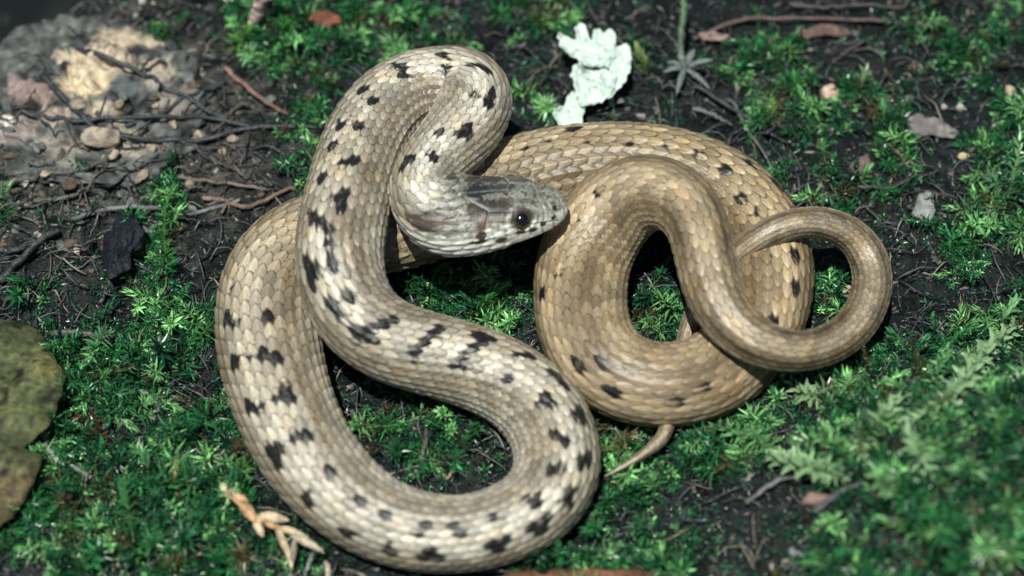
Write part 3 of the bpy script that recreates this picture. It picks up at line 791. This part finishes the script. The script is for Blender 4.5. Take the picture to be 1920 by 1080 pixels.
twig([(138,88,50),(200,108,54),(262,136,54),(300,160,40),(345,184,26),(390,210,20),(425,222,14)], 5, 4.5, DKT, 'dark twig slanting down across the cream stones', seed=5)
twig([(240,256,8),(290,222,24),(330,196,34),(380,174,26),(425,150,14)], 4, 3.5, DKT, 'short dark twig crossing the slanting twig', seed=6)
twig([(262,136,48),(272,118,54),(286,108,58),(302,103,60)], 4, 3, DKT, 'hooked black twig stub on the cream stones', seed=7)
twig([(421,127,16),(448,150,16),(482,178,14),(512,200,12),(540,214,8)], 6, 4, (.16,.09,.07), 'reddish brown twig slanting towards the raised neck', seed=8)
twig([(395,246,8),(415,236,14),(436,208,16),(452,196,16),(468,196,14)], 4.5, 3, (.07,.06,.05), 'bent brown twig tip near the long sagging twig', seed=9)
twig([(0,346,14),(45,342,14),(92,330,14),(140,330,14),(205,322,10)], 6, 4, (.075,.07,.065), 'thick grey root lying level in the gritty soil', seed=10)
twig([(60,376,10),(110,372,12),(160,358,12),(200,328,12)], 4.5, 3, (.09,.08,.07), 'grey root joining the thick level root', seed=11)
twig([(135,412,12),(180,396,14),(240,388,16),(300,390,14),(350,402,12),(410,388,10),(450,374,8)], 5, 4, (.11,.12,.12), 'silvery grey twig crossing the green moss column', seed=12)
twig([(335,330,10),(380,338,12),(440,346,12),(500,356,8)], 4.5, 3.5, (.12,.09,.075), 'brown grey twig lying level left of the raised neck', seed=13)
twig([(380,372,10),(420,374,12),(455,388,14),(490,380,14),(525,362,12),(556,352,6)], 5.5, 4, (.14,.095,.07), 'brown forked twig touching the snake flank', seed=14)
twig([(415,398,8),(428,380,14),(440,370,18)], 3, 2, (.13,.09,.07), 'tiny brown spur on the forked twig', seed=15)
twig([(436,310,10),(452,326,12),(472,344,10)], 3.5, 2.5, (.09,.075,.065), 'tiny dark spur above the level brown grey twig', seed=16)
twig([(0,528,14),(35,490,18),(75,450,20),(110,434,16)], 8, 6, (.03,.033,.035), 'black thick root rising beside the charred bark', seed=17)
twig([(0,470,10),(40,468,12),(80,462,10)], 7, 5, (.025,.028,.03), 'short black root at the frame edge', seed=18)
twig([(1268,250,26),(1300,160,20),(1345,185,18),(1400,222,16),(1440,248,14),(1482,272,10)][1:], 4.5, 3, (.03,.034,.04), 'straight dark twig running from the dry sprig to the moss', seed=20)
twig([(1372,188,12),(1392,225,14),(1415,262,14),(1440,300,10),(1452,322,6)], 3.5, 2.5, (.10,.11,.10), 'thin grey twig leaning on the snake back', seed=21)
twig([(1300,205,10),(1340,216,14),(1372,236,10)], 5, 2.5, (.11,.115,.11), 'short grey splinter beside the straight dark twig', seed=22)
twig([(1480,8,22),(1540,14,22),(1610,10,20),(1690,14,16)], 4, 3, (.06,.05,.05), 'dark level rootlet near the far rim', seed=23)
twig([(1300,74,14),(1380,40,18),(1470,34,20),(1580,36,18),(1680,42,14),(1760,50,10)], 4.5, 4, (.09,.06,.055), 'long reddish brown root stretching through dark litter', seed=24)
twig([(1560,118,10),(1590,96,16),(1620,76,18)], 4, 3, (.05,.04,.042), 'dark root curving up past the reddish roots', seed=25)
twig([(1640,260,8),(1668,272,14),(1690,295,14),(1702,312,8)], 3, 2, (.17,.12,.085), 'tan arched rootlet over the brown bark chip', seed=26)
twig([(1330,345,10),(1900,350,10)][0:0] + [(1560,370,10),(1600,350,14),(1660,352,14),(1720,330,12),(1760,322,8)], 5, 3, (.035,.034,.034), 'black knobbly root behind the tail loop', seed=27)
twig([(98,628,14),(130,624,18),(170,628,18),(215,640,12)], 7, 4, (.075,.06,.06), 'dark grey root stub beside the olive leaf', seed=28)
twig([(80,805,20),(88,838,22),(110,862,22),(140,876,18),(172,898,12)], 6.5, 4, (.22,.24,.22), 'pale grey rootlet curling from the notched leaf', seed=29)
twig([(222,742,12),(258,734,18),(282,742,18),(298,770,10)], 4, 3, (.15,.16,.15), 'grey hooked rootlet in the dark moss', seed=30)
twig([(332,862,30),(328,900,26),(331,928,16),(334,950,8)], 4.5, 3.5, (.20,.065,.035), 'red brown upright moss stalk beside green tufts', seed=31)
twig([(188,570,10),(200,540,18),(216,520,20)], 4, 3, (.05,.05,.05), 'dark stub leaning by the charred bark', seed=32)
twig([(798,800,10),(800,830,14),(792,855,10),(790,868,6)], 4.5, 3, (.07,.065,.065), 'forked dark rootlet inside the lower loop of the snake', seed=33)
twig([(826,915,8),(840,896,14),(852,880,10)], 3.5, 2.5, (.26,.20,.15), 'pale pinkish stalk inside the lower loop', seed=34)
twig([(1360,690,6),(1540,720,14),(1570,700,14),(1610,672,12),(1640,650,8)][1:], 3, 2, (.12,.11,.09), 'thin curved rootlet under the tail loop', seed=35)
twig([(1400,945,14),(1450,905,20),(1500,890,18)], 5, 4, (.12,.12,.11), 'grey rootlet slanting through the blurred moss', seed=36)
twig([(1530,960,14),(1580,920,20),(1620,905,18)], 5, 4, (.10,.11,.11), 'grey rootlet beside the pinkish bark crumb', seed=37)
twig([(1780,930,16),(1810,895,22),(1850,880,20)], 5, 4, (.13,.13,.12), 'grey rootlet near the blurred moss corner', seed=38)
twig([(1480,1030,14),(1540,1058,18),(1600,1070,14)], 6, 4, (.11,.12,.12), 'thick grey rootlet under the blurred moss stems', seed=39)
stone('bark_crumb', 1530, 945, 26, 18, 16, .3, (.22,.14,.12), (.3,.2,.17), 'pinkish brown bark crumb among blurred moss', 'bark', 231, facet=1, rough=.35)

# ---------------------------------------------------------------- moss
def leaves(P, D, L_, Wd, Nn, bend=0.25, rich=False):
    """P base, D direction, L length, W half width, N face normal -> folded leaf blades"""
    D = norm(D); Sd = norm(np.cross(D, Nn)); Nn = np.cross(Sd, D)
    L_ = L_[:, None]; Wd = Wd[:, None]
    n = len(P)
    if not rich:
        a = P; m = P + D * L_ * .5 - Nn * Wd * .35
        l = P + D * L_ * .42 - Sd * Wd + Nn * Wd * .25; r = P + D * L_ * .42 + Sd * Wd + Nn * Wd * .25
        t = P + D * L_ - Nn * L_ * bend
        v = np.stack([a, l, m, r, t], 1).reshape(-1, 3)
        k = np.arange(n)[:, None] * 5
        f_ = np.concatenate([k + np.array([[0, 2, 1]]), k + np.array([[0, 3, 2]]), k + np.array([[1, 2, 4]]), k + np.array([[2, 3, 4]])])
        return v, f_, 5, np.array([0, .45, .5, .45, 1.])
    rows = []
    us = [0, .18, .42, .68, .88]; ws = [.45, .85, 1, .72, .35]
    for u, w in zip(us, ws):
        c = P + D * L_ * u - Nn * L_ * bend * u * u
        rows += [c - Sd * Wd * w + Nn * Wd * .35 * w, c - Nn * Wd * .15, c + Sd * Wd * w + Nn * Wd * .35 * w]
    rows.append(P + D * L_ - Nn * L_ * bend)
    v = np.stack(rows, 1).reshape(-1, 3)
    k = np.arange(n)[:, None] * 16
    f_ = []
    for i in range(4):
        for a, b in ((0, 1), (1, 2)):
            f_.append(k + np.array([[3 * i + a, 3 * i + b, 3 * i + 3 + b]])); f_.append(k + np.array([[3 * i + a, 3 * i + 3 + b, 3 * i + 3 + a]]))
    f_.append(k + np.array([[12, 13, 15]])); f_.append(k + np.array([[13, 14, 15]]))
    return v, np.concatenate(f_), 16, np.array(sum([[u] * 3 for u in us], []) + [1.])

def shoot_leaves(base_p, dirs, length, nleaf, leaf_len, leaf_w, rs, spread=(75, 22), arch=0.35):
    """leaves set spirally on arching stems; returns P, D, L, W, N, t, shoot index"""
    n = len(base_p)
    t = (np.arange(nleaf) + .5) / nleaf
    az = rs.uniform(0, 6.28, n)[:, None] + np.arange(nleaf)[None] * 2.39996
    side = norm(np.cross(dirs, np.array([[0, 0, 1.0]]) + 0.01))
    sag = np.array([[0, 0, -1.0]]) + 0 * dirs
    c = base_p[:, None] + (dirs[:, None] * t[None, :, None] + sag[:, None] * (arch * t ** 2)[None, :, None] * .5) * length[:, None, None]
    tang = norm(dirs[:, None] + sag[:, None] * (arch * t)[None, :, None])
    A = norm(np.cross(tang, side[:, None] + 0 * tang)); B = np.cross(tang, A)
    radial = np.cos(az)[..., None] * A + np.sin(az)[..., None] * B
    ph = np.radians(spread[0] + (spread[1] - spread[0]) * t ** 1.3)[None] + rs.normal(0, .15, (n, nleaf))
    D = np.cos(ph)[..., None] * tang + np.sin(ph)[..., None] * radial
    Nn = norm(-np.sin(ph)[..., None] * tang * -1 + np.cos(ph)[..., None] * radial)
    prof = (0.55 + 0.75 * np.sin(np.pi * np.clip(t * .85 + .12, 0, 1)))[None] * rs.uniform(.75, 1.25, (n, nleaf))
    L_ = leaf_len[:, None] * prof; Wd = leaf_w[:, None] * prof
    idx = np.repeat(np.arange(n), nleaf)
    return c.reshape(-1, 3), D.reshape(-1, 3), L_.ravel(), Wd.ravel(), Nn.reshape(-1, 3), np.tile(t, n), idx

# where moss grows in the place (centre, reach, how thick)
PATCH = [(250,700,190,110,1),(150,930,220,150,1),(370,850,120,160,1),(330,1030,260,90,1),(330,620,90,90,.9),(305,470,45,130,1),(45,560,70,40,.7),
 (880,560,150,70,1.1),(800,830,170,90,.9),(1000,1060,140,60,.7),(1230,570,80,90,1),(1570,540,70,110,1.1),(1180,870,110,110,1.2),(1400,800,170,110,1.1),(1650,800,220,160,1.1),
 (1850,720,130,160,1),(1500,1000,300,110,.6),(1850,1000,150,120,1),(1250,1000,160,90,.9),(560,70,170,70,1.1),(480,30,120,60,.9),(720,40,160,60,.9),(1000,160,60,100,1),(1080,30,180,50,.6),(1205,110,60,60,1),
 (1480,150,110,100,1),(1540,190,130,80,.85),(1330,110,60,40,.5),(1780,120,120,60,.7),(1640,360,110,60,.6),(1670,230,50,130,1),(1600,90,140,50,.5),(1730,60,100,60,.6),(1870,60,90,80,.6),(1890,330,60,150,1.2),(1830,470,90,80,.6),(1680,420,100,60,.4),(1440,340,60,40,.5),(540,240,60,50,.7),(580,300,25,60,.7),(420,560,60,60,.6),(130,310,60,25,.5),(310,60,20,25,.9)]
def moss_density(px, py):
    d = np.zeros(px.shape)
    for x, y, rx, ry, w in PATCH:
        d = np.maximum(d, w * np.exp(-(((px - x) / rx) ** 2 + ((py - y) / ry) ** 2) ** 1.2 * .8))
    out = (px < -20) | (px > 1940) | (py > 1100)
    d = np.where(out, np.maximum(d, .6), d)
    return d + .38 * fbm(px / 120, py / 120, 0, 3, 44) + .18 * fbm(px / 38, py / 38, 0, 2, 45)

MV, MF, MC, moff = [], [], [], 0
def add_leaves(data, hue, rich=False, bend=.25):
    global moff
    P, D, L_, Wd, Nn, t, idx = data
    ok = clear_of_snake(P, 7) & clear_of_snake(P + norm(D) * L_[:, None], 5)
    P, D, L_, Wd, Nn, t, idx = P[ok], D[ok], L_[ok], Wd[ok], Nn[ok], t[ok], idx[ok]
    if not len(P): return
    v, f_, nv, vt = leaves(P, D, L_, Wd, Nn, bend, rich)
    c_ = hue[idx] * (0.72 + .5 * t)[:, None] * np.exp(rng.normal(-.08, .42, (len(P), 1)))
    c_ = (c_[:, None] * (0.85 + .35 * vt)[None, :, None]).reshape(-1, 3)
    MV.append(v); MF.append(f_ + moff); MC.append(c_); moff += len(v)

def hues(n, rs, px=None, py=None, pale=.25):
    u = rs.uniform(0, 1, n)[:, None]; w = (rs.uniform(0, 1, n) < pale)[:, None]
    a = np.array([.005,.042,.019]); b = np.array([.034,.185,.058]); c = np.array([.17,.40,.14])
    h = a * (1 - u) + b * u
    h = np.where(w, c * (.7 + .6 * u), h)
    old = (rs.uniform(0, 1, n) < .10)[:, None]
    return np.where(old, np.array([.075,.062,.030]) * (.5 + u), h)

def sample(n, rs, thr, lo=(-260, -60), hi=(2180, 1230)):
    px = rs.uniform(lo[0], hi[0], n); py = rs.uniform(lo[1], hi[1], n)
    d = moss_density(px, py)
    k = d > thr + rs.uniform(-.12, .22, n)
    return px[k], py[k]

rs = np.random.default_rng(21)
# carpet of fine tips
px_, py_ = sample(20000, rs, .62)
b3 = on_ground(px_, py_, -2); n = len(b3)
dr = norm(np.stack([rs.normal(0, .55, n), rs.normal(-.15, .55, n), np.ones(n)], 1))
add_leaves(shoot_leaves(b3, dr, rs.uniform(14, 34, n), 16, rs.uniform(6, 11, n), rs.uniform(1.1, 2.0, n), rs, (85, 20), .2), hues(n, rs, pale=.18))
px_, py_ = sample(15000, rs, .16)
b3 = on_ground(px_, py_, -2); n = len(b3)
dr = norm(np.stack([rs.normal(0, .7, n), rs.normal(-.1, .7, n), np.ones(n) * .8], 1))
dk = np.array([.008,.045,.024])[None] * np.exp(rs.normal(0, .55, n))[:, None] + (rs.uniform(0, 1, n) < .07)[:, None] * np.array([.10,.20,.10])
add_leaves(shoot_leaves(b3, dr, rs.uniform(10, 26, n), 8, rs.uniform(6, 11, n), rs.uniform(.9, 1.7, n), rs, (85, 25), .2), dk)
# longer leafy shoots leaning every way
px_, py_ = sample(6000, rs, .66)
b3 = on_ground(px_, py_, 0); n = len(b3)
dr = norm(np.stack([rs.normal(0, .8, n), rs.normal(-.3, .7, n), rs.uniform(.45, 1.1, n)], 1))
add_leaves(shoot_leaves(b3, dr, rs.uniform(40, 110, n), 36, rs.uniform(12, 26, n), rs.uniform(1.4, 2.8, n), rs, (80, 24), .45), hues(n, rs, pale=.27))
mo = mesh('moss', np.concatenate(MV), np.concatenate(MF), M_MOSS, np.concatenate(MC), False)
tag(mo, 'green leafy moss carpet growing over the dark soil', 'moss', None, 'stuff')

# moss shoots that stand out one by one
def sprig(pts, label, leaf=17, lw=3.2, nleaf=60, hue=(.06,.19,.065), seed=1, lift=None, group=None, cat='moss shoot', name='moss_shoot', spread=(84, 38), stem_c=(.06,.09,.03), sr=2.2):
    pts = np.asarray(pts, float)
    g = on_ground(pts[:, 0], pts[:, 1])
    p3 = unproj(pts[:, 0], pts[:, 1], g[:, 2] + pts[:, 2])
    path = catmull(p3, nleaf + 2)
    rs_ = np.random.default_rng(seed)
    o = empty(name, g[0])
    v, f_ = tube(path, np.linspace(sr, sr * .5, len(path)), 6)
    mesh('stem', v, f_, M_TWIG, np.array(stem_c)[None] * np.ones((len(v), 1)), True, o, g[0])
    T_ = norm(np.gradient(path, axis=0))[1:-1]; c = path[1:-1]; t = np.linspace(0, 1, nleaf)
    A = norm(np.cross(T_, np.array([[.3, .2, 1.0]]))); B = np.cross(T_, A)
    az = np.arange(nleaf) * 2.39996 + rs_.uniform(0, 6)
    R_ = np.cos(az)[:, None] * A + np.sin(az)[:, None] * B
    ph = np.radians(spread[0] + (spread[1] - spread[0]) * t ** 1.5) + rs_.normal(0, .14, nleaf)
    D = np.cos(ph)[:, None] * T_ + np.sin(ph)[:, None] * R_; Nn = np.sin(ph)[:, None] * T_ * 1.0 + np.cos(ph)[:, None] * R_
    pr = (.6 + .55 * np.sin(np.pi * np.clip(t * .8 + .15, 0, 1))) * rs_.uniform(.8, 1.2, nleaf)
    ok = clear_of_snake(c, 1) & clear_of_snake(c + D * (leaf * pr)[:, None], 1)
    if ok.any():
        v, f_, nv, vt = leaves(c[ok], D[ok], leaf * pr[ok], .68 * lw * pr[ok], Nn[ok], .22, True)
        cc = np.array(hue)[None] * (.75 + .5 * t[ok])[:, None] * rs_.uniform(.75, 1.25, (ok.sum(), 1))
        cc = (cc[:, None] * (.85 + .3 * vt)[None, :, None]).reshape(-1, 3)
        lv = mesh('foliage', v, f_, M_MOSS, cc, True, o, g[0]); lv['kind'] = 'stuff'
    tag(o, label, cat, group)
    return o
YG, BG, PG = (.30,.48,.25), (.035,.16,.055), (.17,.36,.15)
sprig([(1905,610,30),(1868,640,70),(1825,690,90),(1790,735,80),(1745,765,60),(1700,785,40)], 'long pale green moss stem arching down to the blurred clump', 26, 6.5, 110, YG, 1, sr=4)
sprig([(1690,740,30),(1660,775,60),(1630,800,60),(1612,825,50),(1625,862,30)], 'pale knobbly moss stem hanging over the blurred clump', 24, 6, 80, YG, 2, sr=4)
sprig([(1445,855,30),(1490,868,55),(1540,880,60),(1580,895,50)], 'pale moss stem lying level in the blurred clump', 26, 6.5, 70, YG, 3, sr=4)
sprig([(1340,800,20),(1385,812,50),(1420,830,50),(1450,845,40)], 'yellow green moss stem by the lowest coil shadow', 22, 5, 60, PG, 4)
sprig([(1480,720,30),(1520,740,60),(1560,730,70),(1600,745,60)], 'pale moss stem beside the tail loop shadow', 24, 5.5, 60, YG, 5, sr=3)
sprig([(1740,880,20),(1725,860,50),(1712,835,60),(1700,800,80)], 'upright pale moss stem with blunt tip', 22, 6, 50, YG, 6)
sprig([(1640,880,20),(1655,900,50),(1665,925,55)], 'short drooping moss tip below the knobbly stem', 22, 6, 34, PG, 7)
sprig([(1860,640,20),(1880,600,60),(1905,560,80)], 'bright green moss stem reaching up beside the arching stem', 24, 6, 50, PG, 8)
sprig([(1875,420,10),(1890,370,40),(1905,310,60),(1915,235,70)], 'tall bright moss stem at the frame edge', 22, 5.5, 60, PG, 9)
sprig([(1850,300,10),(1872,284,30),(1900,270,40)], 'deep green feathery moss stem lying by the tall bright stem', 18, 4, 50, BG, 10)
sprig([(1845,335,14),(1880,345,40),(1915,372,40)], 'pale broad moss stem below the feathery stem', 22, 6, 46, (.12,.26,.14), 11)
sprig([(655,795,10),(690,797,24),(720,800,30),(748,806,26)], 'feathery moss shoot lying level inside the lower loop', 17, 3, 70, (.09,.22,.07), 12, spread=(72, 40))
sprig([(795,770,8),(820,778,20),(845,776,22)], 'small feathery moss shoot in the shade of the neck', 13, 2.4, 44, (.10,.20,.08), 13, spread=(72, 35))
sprig([(812,588,8),(806,555,20),(812,520,34),(826,500,42),(846,492,44)], 'curled moss tip reaching up below the head', 10, 2.6, 70, (.055,.17,.055), 14, spread=(40, 15))
sprig([(880,600,8),(905,572,24),(925,548,34),(945,535,34)], 'bright broad leaved moss shoot below the head', 24, 5, 46, (.06,.26,.075), 15, spread=(60, 25))
sprig([(940,600,8),(930,570,20),(905,555,30)], 'bright moss shoot leaning over the broad leaved one', 20, 4, 36, (.06,.24,.06), 16)
sprig([(1240,640,6),(1230,612,16),(1215,596,20)], 'glossy moss shoot inside the round coil', 13, 2.6, 40, (.07,.20,.06), 17)
sprig([(310,560,6),(312,500,20),(308,440,30),(312,385,40),(330,345,48)], 'column of broad moss leaves beside the charred bark', 19, 4.2, 90, (.06,.20,.055), 18)
sprig([(255,1060,10),(250,1010,40),(240,950,60),(232,905,70)], 'tall pale moss plume under the olive leaf', 26, 5, 70, (.08,.24,.085), 19)
sprig([(290,960,10),(285,915,40),(275,875,55),(270,850,60)], 'feathery moss plume behind the pale plume', 26, 4, 60, (.06,.19,.07), 20)
sprig([(360,940,10),(352,905,40),(345,870,50)], 'green moss plume beside the red brown stalk', 24, 4, 50, (.045,.17,.06), 21)
sprig([(85,900,10),(70,868,30),(60,850,40)], 'bright moss rosette by the notched leaf', 24, 5, 40, (.09,.26,.10), 22)
sprig([(110,745,30),(108,730,52),(112,712,62)], 'small green moss rosette against the olive leaf rim', 20, 4, 30, (.05,.20,.06), 23)
sprig([(175,660,10),(185,640,36),(200,622,50)], 'spiky pale moss tip above the dark hollow', 24, 4, 36, (.09,.20,.10), 24)
sprig([(370,650,8),(385,620,30),(405,600,40)], 'moss plume leaning on the brown flank', 22, 3.6, 50, (.07,.22,.07), 25)
sprig([(1680,300,6),(1672,262,24),(1658,230,34),(1655,190,44)], 'upright glossy moss shoot on the black soil', 24, 4.2, 50, (.06,.22,.075), 26)
sprig([(1605,180,8),(1615,160,24),(1622,135,34)], 'pale broad leaved rosette beside the pink pebble', 28, 5, 30, (.16,.28,.12), 27)
sprig([(1552,330,6),(1545,290,20),(1540,262,30)], 'yellow green upright moss shoot above the dark hollow', 15, 3.6, 44, (.08,.22,.07), 28)
sprig([(1500,170,8),(1492,160,24),(1490,140,34)], 'green moss rosette behind the pink pebble', 24, 4, 40, (.04,.19,.05), 29)
sprig([(1445,235,8),(1448,215,20),(1452,190,26)], 'yellow tipped moss shoot near the grey twig', 18, 4, 30, (.14,.24,.05), 30)
sprig([(1212,140,8),(1205,115,30),(1195,88,44)], 'yellowish moss fan beside the white lichen', 24, 4.5, 40, (.17,.25,.09), 31, spread=(45, 15))
sprig([(440,90,8),(455,72,30),(470,52,44)], 'bright moss rosette near the far rim', 26, 6, 36, (.10,.28,.06), 32)
sprig([(520,80,8),(528,60,30),(532,40,44)], 'bright spiky moss rosette beside its twin at the far rim', 28, 5, 36, (.07,.26,.06), 33)
sprig([(312,72,4),(310,58,18),(308,46,26)], 'lone green moss bud on the rim stones', 14, 5, 16, (.05,.24,.06), 34)

# dry grey star of leaves with a green stalk
dry = tag(empty('dry_sprig', on_ground(1285, 150)[0]), 'dry grey star shaped sprig with a thin green upright stalk', 'sprig')
d0 = on_ground(1285, 150)[0]
def up(px, py, h):
    g = on_ground(px, py)[0]
    return unproj(px, py, g[2] + h)[0]
hub = up(1284, 128, 34)
def blade(name, pts, w, colr, par, origin, mat, thick=2.2):
    p = catmull(np.asarray(pts, float), 14); T_ = norm(np.gradient(p, axis=0))
    sd = norm(np.cross(T_, np.array([[0, -.5, 1.0]]))); nn = np.cross(sd, T_)
    u = np.linspace(0, 1, 14); wd = w * np.sin(np.pi * np.clip(.12 + .88 * u, 0, 1)) ** .8 + .4
    rows = []
    for a, b in ((-1, .35), (0, -.1), (1, .35), (0, -.1 - thick / w)):
        rows.append(p + sd * (a * wd)[:, None] + nn * (b * wd)[:, None])
    v = np.stack(rows, 1).reshape(-1, 3)
    f_ = grid_faces(14, 4, True)
    c_ = np.array(colr)[None] * (1 + .35 * fbm(v[:, 0] / 8, v[:, 1] / 8, v[:, 2] / 8, 2, 5))[:, None]
    return mesh(name, v, [f_, np.array([[3, 2, 1, 0], [52, 53, 54, 55]])], mat, c_, True, par, origin)
for a, b, w, h2 in ((1268,178,6,22),(1332,168,5,24),(1338,112,5,46),(1303,92,7,60),(1243,136,5,40),(1250,116,4,46),(1272,100,7,60),(1322,128,4,30)):
    e_ = up(a, b, h2); mid = (hub + e_) / 2 + np.array([0, 0, 6])
    blade('leaf', [hub, mid, e_], w, (.13,.16,.145), dry, d0, M_LEAF)
sp_ = [up(1284, 130, 30), up(1276, 95, 62), up(1278, 55, 90), up(1282, 20, 112), up(1280, -20, 130)]
v, f_ = tube(catmull(sp_, 40), np.linspace(6, 4, 40), 7, .3, 3)
mesh('stalk', v, f_, M_TWIG, np.array([.11,.15,.10])[None] * np.ones((len(v), 1)), True, dry, d0)
pth = catmull(sp_, 62)[1:-1]; Tp = norm(np.gradient(pth, axis=0)); az = np.arange(60) * 2.4
Ap = norm(np.cross(Tp, np.array([[1., .2, 0]]))); Bp = np.cross(Tp, Ap)
Rp = np.cos(az)[:, None] * Ap + np.sin(az)[:, None] * Bp
v, f_, nv, vt = leaves(pth + Rp * 4, Tp * .93 + Rp * .35, np.full(60, 13.), np.full(60, 2.6), Rp * .9 - Tp * .3, .1, True)
gm = np.linspace(0, 1, 60)
cc = np.array([.20,.24,.20])[None] * (1 - gm)[:, None] + np.array([.05,.20,.06])[None] * gm[:, None]
lv = mesh('stalk_scales', v, f_, M_MOSS, np.repeat(cc, nv, 0), True, dry, d0); lv['kind'] = 'stuff'

# dead cedar sprig
cd0 = on_ground(500, 990)[0]
ced = tag(empty('cedar_sprig', cd0), 'dead orange tan cedar sprig under the brown flank', 'sprig')
OR, OT = (.46,.29,.16), (.50,.40,.26)
stp = [up(418, 912, 62), up(442, 938, 64), up(470, 962, 64), up(492, 975, 62), up(520, 988, 58), up(545, 1000, 54), up(565, 1010, 50)]
v, f_ = tube(catmull(stp, 50), np.linspace(4.5, 3, 50), 8, .2, 6)
mesh('stem', v, f_, M_LEAF, np.array(OR)[None] * np.ones((len(v), 1)), True, ced, cd0)
def cl(pts, w, c_=OR):
    blade('leaflet', [up(p[0], p[1], p[2] + 16) for p in pts], w, c_, ced, cd0, M_LEAF, 4)
cl([(424,922,50),(419,912,52),(417,905,50)], 6, (.42,.40,.22))
cl([(428,918,50),(432,926,50),(440,936,48)], 9, (.44,.34,.22))
cl([(438,930,50),(452,936,52),(465,940,50)], 8)
cl([(452,942,50),(466,960,52),(480,980,46)], 10)
cl([(478,972,48),(486,990,42),(494,1008,34)], 7.5, OT)
cl([(487,968,48),(510,970,54),(543,976,52)], 9, OT)
cl([(490,972,46),(505,982,46),(520,992,42)], 6)
cl([(518,988,42),(528,1010,36),(540,1035,26),(548,1068,16)], 6, OT)
cl([(552,1012,34),(550,1035,26),(546,1065,16)], 5, (.27,.22,.17))
cl([(525,990,42),(548,996,44),(578,1008,40)], 5.5, OT)
cl([(545,1002,38),(575,1016,36),(608,1037,28)], 7, (.44,.38,.27))
twig([(590,1035,22),(580,1055,18),(572,1082,12)], 4, 3, (.20,.22,.2), 'grey stalk below the cedar sprig tip', seed=51)
twig([(612,1055,20),(614,1070,16),(616,1090,12)], 5, 4, (.33,.28,.2), 'pale tan stalk end beside the lowest bend', seed=52)

# out of focus things beyond the rim
twig([(268,0,80),(264,18,40),(252,38,10)], 8, 5, (.25,.24,.22), 'pale stub standing blurred behind the rim stones', seed=61)
twig([(498,-14,110),(484,16,70),(474,48,30)], 15, 11, (.50,.36,.32), 'blurred pale pink stalk rising behind the moss rim', seed=62, cat='stalk', name='stalk')
flake('bark_flake', [(575,22),(610,18),(635,26),(640,40),(600,46),(578,40)], 30, (.16,.055,.035), 'blurred rust red bark chip behind the raised arch', 'bark', 141, 10)

# ---------------------------------------------------------------- litter: crumbs and rootlets too many to count
rs = np.random.default_rng(77)
n = 31000
px_ = rs.uniform(-260, 2180, n); py_ = rs.uniform(-40, 1230, n)
g = on_ground(px_, py_, 2)
size = rs.gamma(1.7, 2.4, n) + 1.8
ax = norm(rs.normal(size=(n, 3)) * np.array([1, 1, .35])); nn = norm(rs.normal(size=(n, 3)) * np.array([.5, .5, 1.]) + np.array([0, 0, .6]))
bx = norm(np.cross(nn, ax)); ax = np.cross(bx, nn)
ln = size * rs.uniform(.8, 2.2, n); wd = size * rs.uniform(.3, .8, n); tk = size * rs.uniform(.15, .4, n)
cor = []
for sx, sy, sz in ((-1,-1,0),(1,-.6,0),(.8,1,0),(-.9,.7,0),(-.6,-.5,1),(.7,-.3,1.2),(.5,.6,.9),(-.5,.4,1.1)):
    j = rs.uniform(.6, 1.3, (n, 3))
    cor.append(g + ax * (sx * ln * j[:, 0] * .5)[:, None] + bx * (sy * wd * j[:, 1] * .5)[:, None] + nn * (sz * tk * j[:, 2])[:, None])
cv = np.stack(cor, 1)
ok = clear_of_snake(g, 6)
cv = cv[ok]; nk = len(cv); k = np.arange(nk)[:, None] * 8
cf = np.concatenate([k + np.array([q]) for q in ((3,2,1,0),(4,5,6,7),(0,1,5,4),(1,2,6,5),(2,3,7,6),(3,0,4,7))])
u = rs.uniform(0, 1, (nk, 1)); pal = (rs.uniform(0, 1, (nk, 1)) < .09)
lc_ = np.array([.007,.010,.011]) * (1 - u) + np.array([.10,.105,.10]) * u ** 3.5
lc_ = np.where(pal, np.array([.20,.18,.15]) * rs.uniform(.6, 1.3, (nk, 1)), lc_)
left = (px_[ok] < 420) & (py_[ok] < 470)
lc_ = np.where(left[:, None], lc_ * 1.9 + .01, lc_)
tag(mesh('soil_crumbs', cv.reshape(-1, 3), cf, M_LITTER, np.repeat(lc_, 8, 0), False), 'dark crumbs of rotten wood and soil between the moss', 'litter', None, 'stuff')
RV, RF3, RF4, RC, ro = [], [], [], [], 0
for i in range(3200):
    a, b = rs.uniform(-200, 2120), rs.uniform(-20, 1200)
    L_ = rs.uniform(25, 110); an = rs.uniform(0, 6.28)
    m_ = 7; uu = np.linspace(0, 1, m_)
    cu = rs.normal(0, 1.0)
    an2 = an + cu * uu
    st0 = unproj(a, b, 0)[0]
    xy = st0[:2] + np.cumsum(np.stack([np.cos(an2), np.sin(an2)], 1) * L_ / m_, 0)
    z = ground_z(xy[:, 0], xy[:, 1]) + 3 + rs.uniform(2, 22) * np.sin(np.pi * uu) + rs.normal(0, 1, m_)
    p = np.concatenate([xy, z[:, None]], 1)
    if not clear_of_snake(p, 3).all(): continue
    v, (f4, f3) = tube(p, np.linspace(1, .6, m_) * rs.uniform(.9, 2.4), 4)
    RV.append(v); RF4.append(f4 + ro); RF3.append(f3 + ro); ro += len(v)
    c_ = np.array([.03,.033,.034]) * rs.uniform(.6, 2.6) if rs.uniform() < .82 else np.array([.17,.15,.12]) * rs.uniform(.6, 1.4)
    RC.append(np.repeat(c_[None], len(v), 0))
tag(mesh('rootlets', np.concatenate(RV), [np.concatenate(RF4), np.concatenate(RF3)], M_LITTER, np.concatenate(RC), True), 'fine dark rootlets tangled through the litter', 'litter', None, 'stuff')
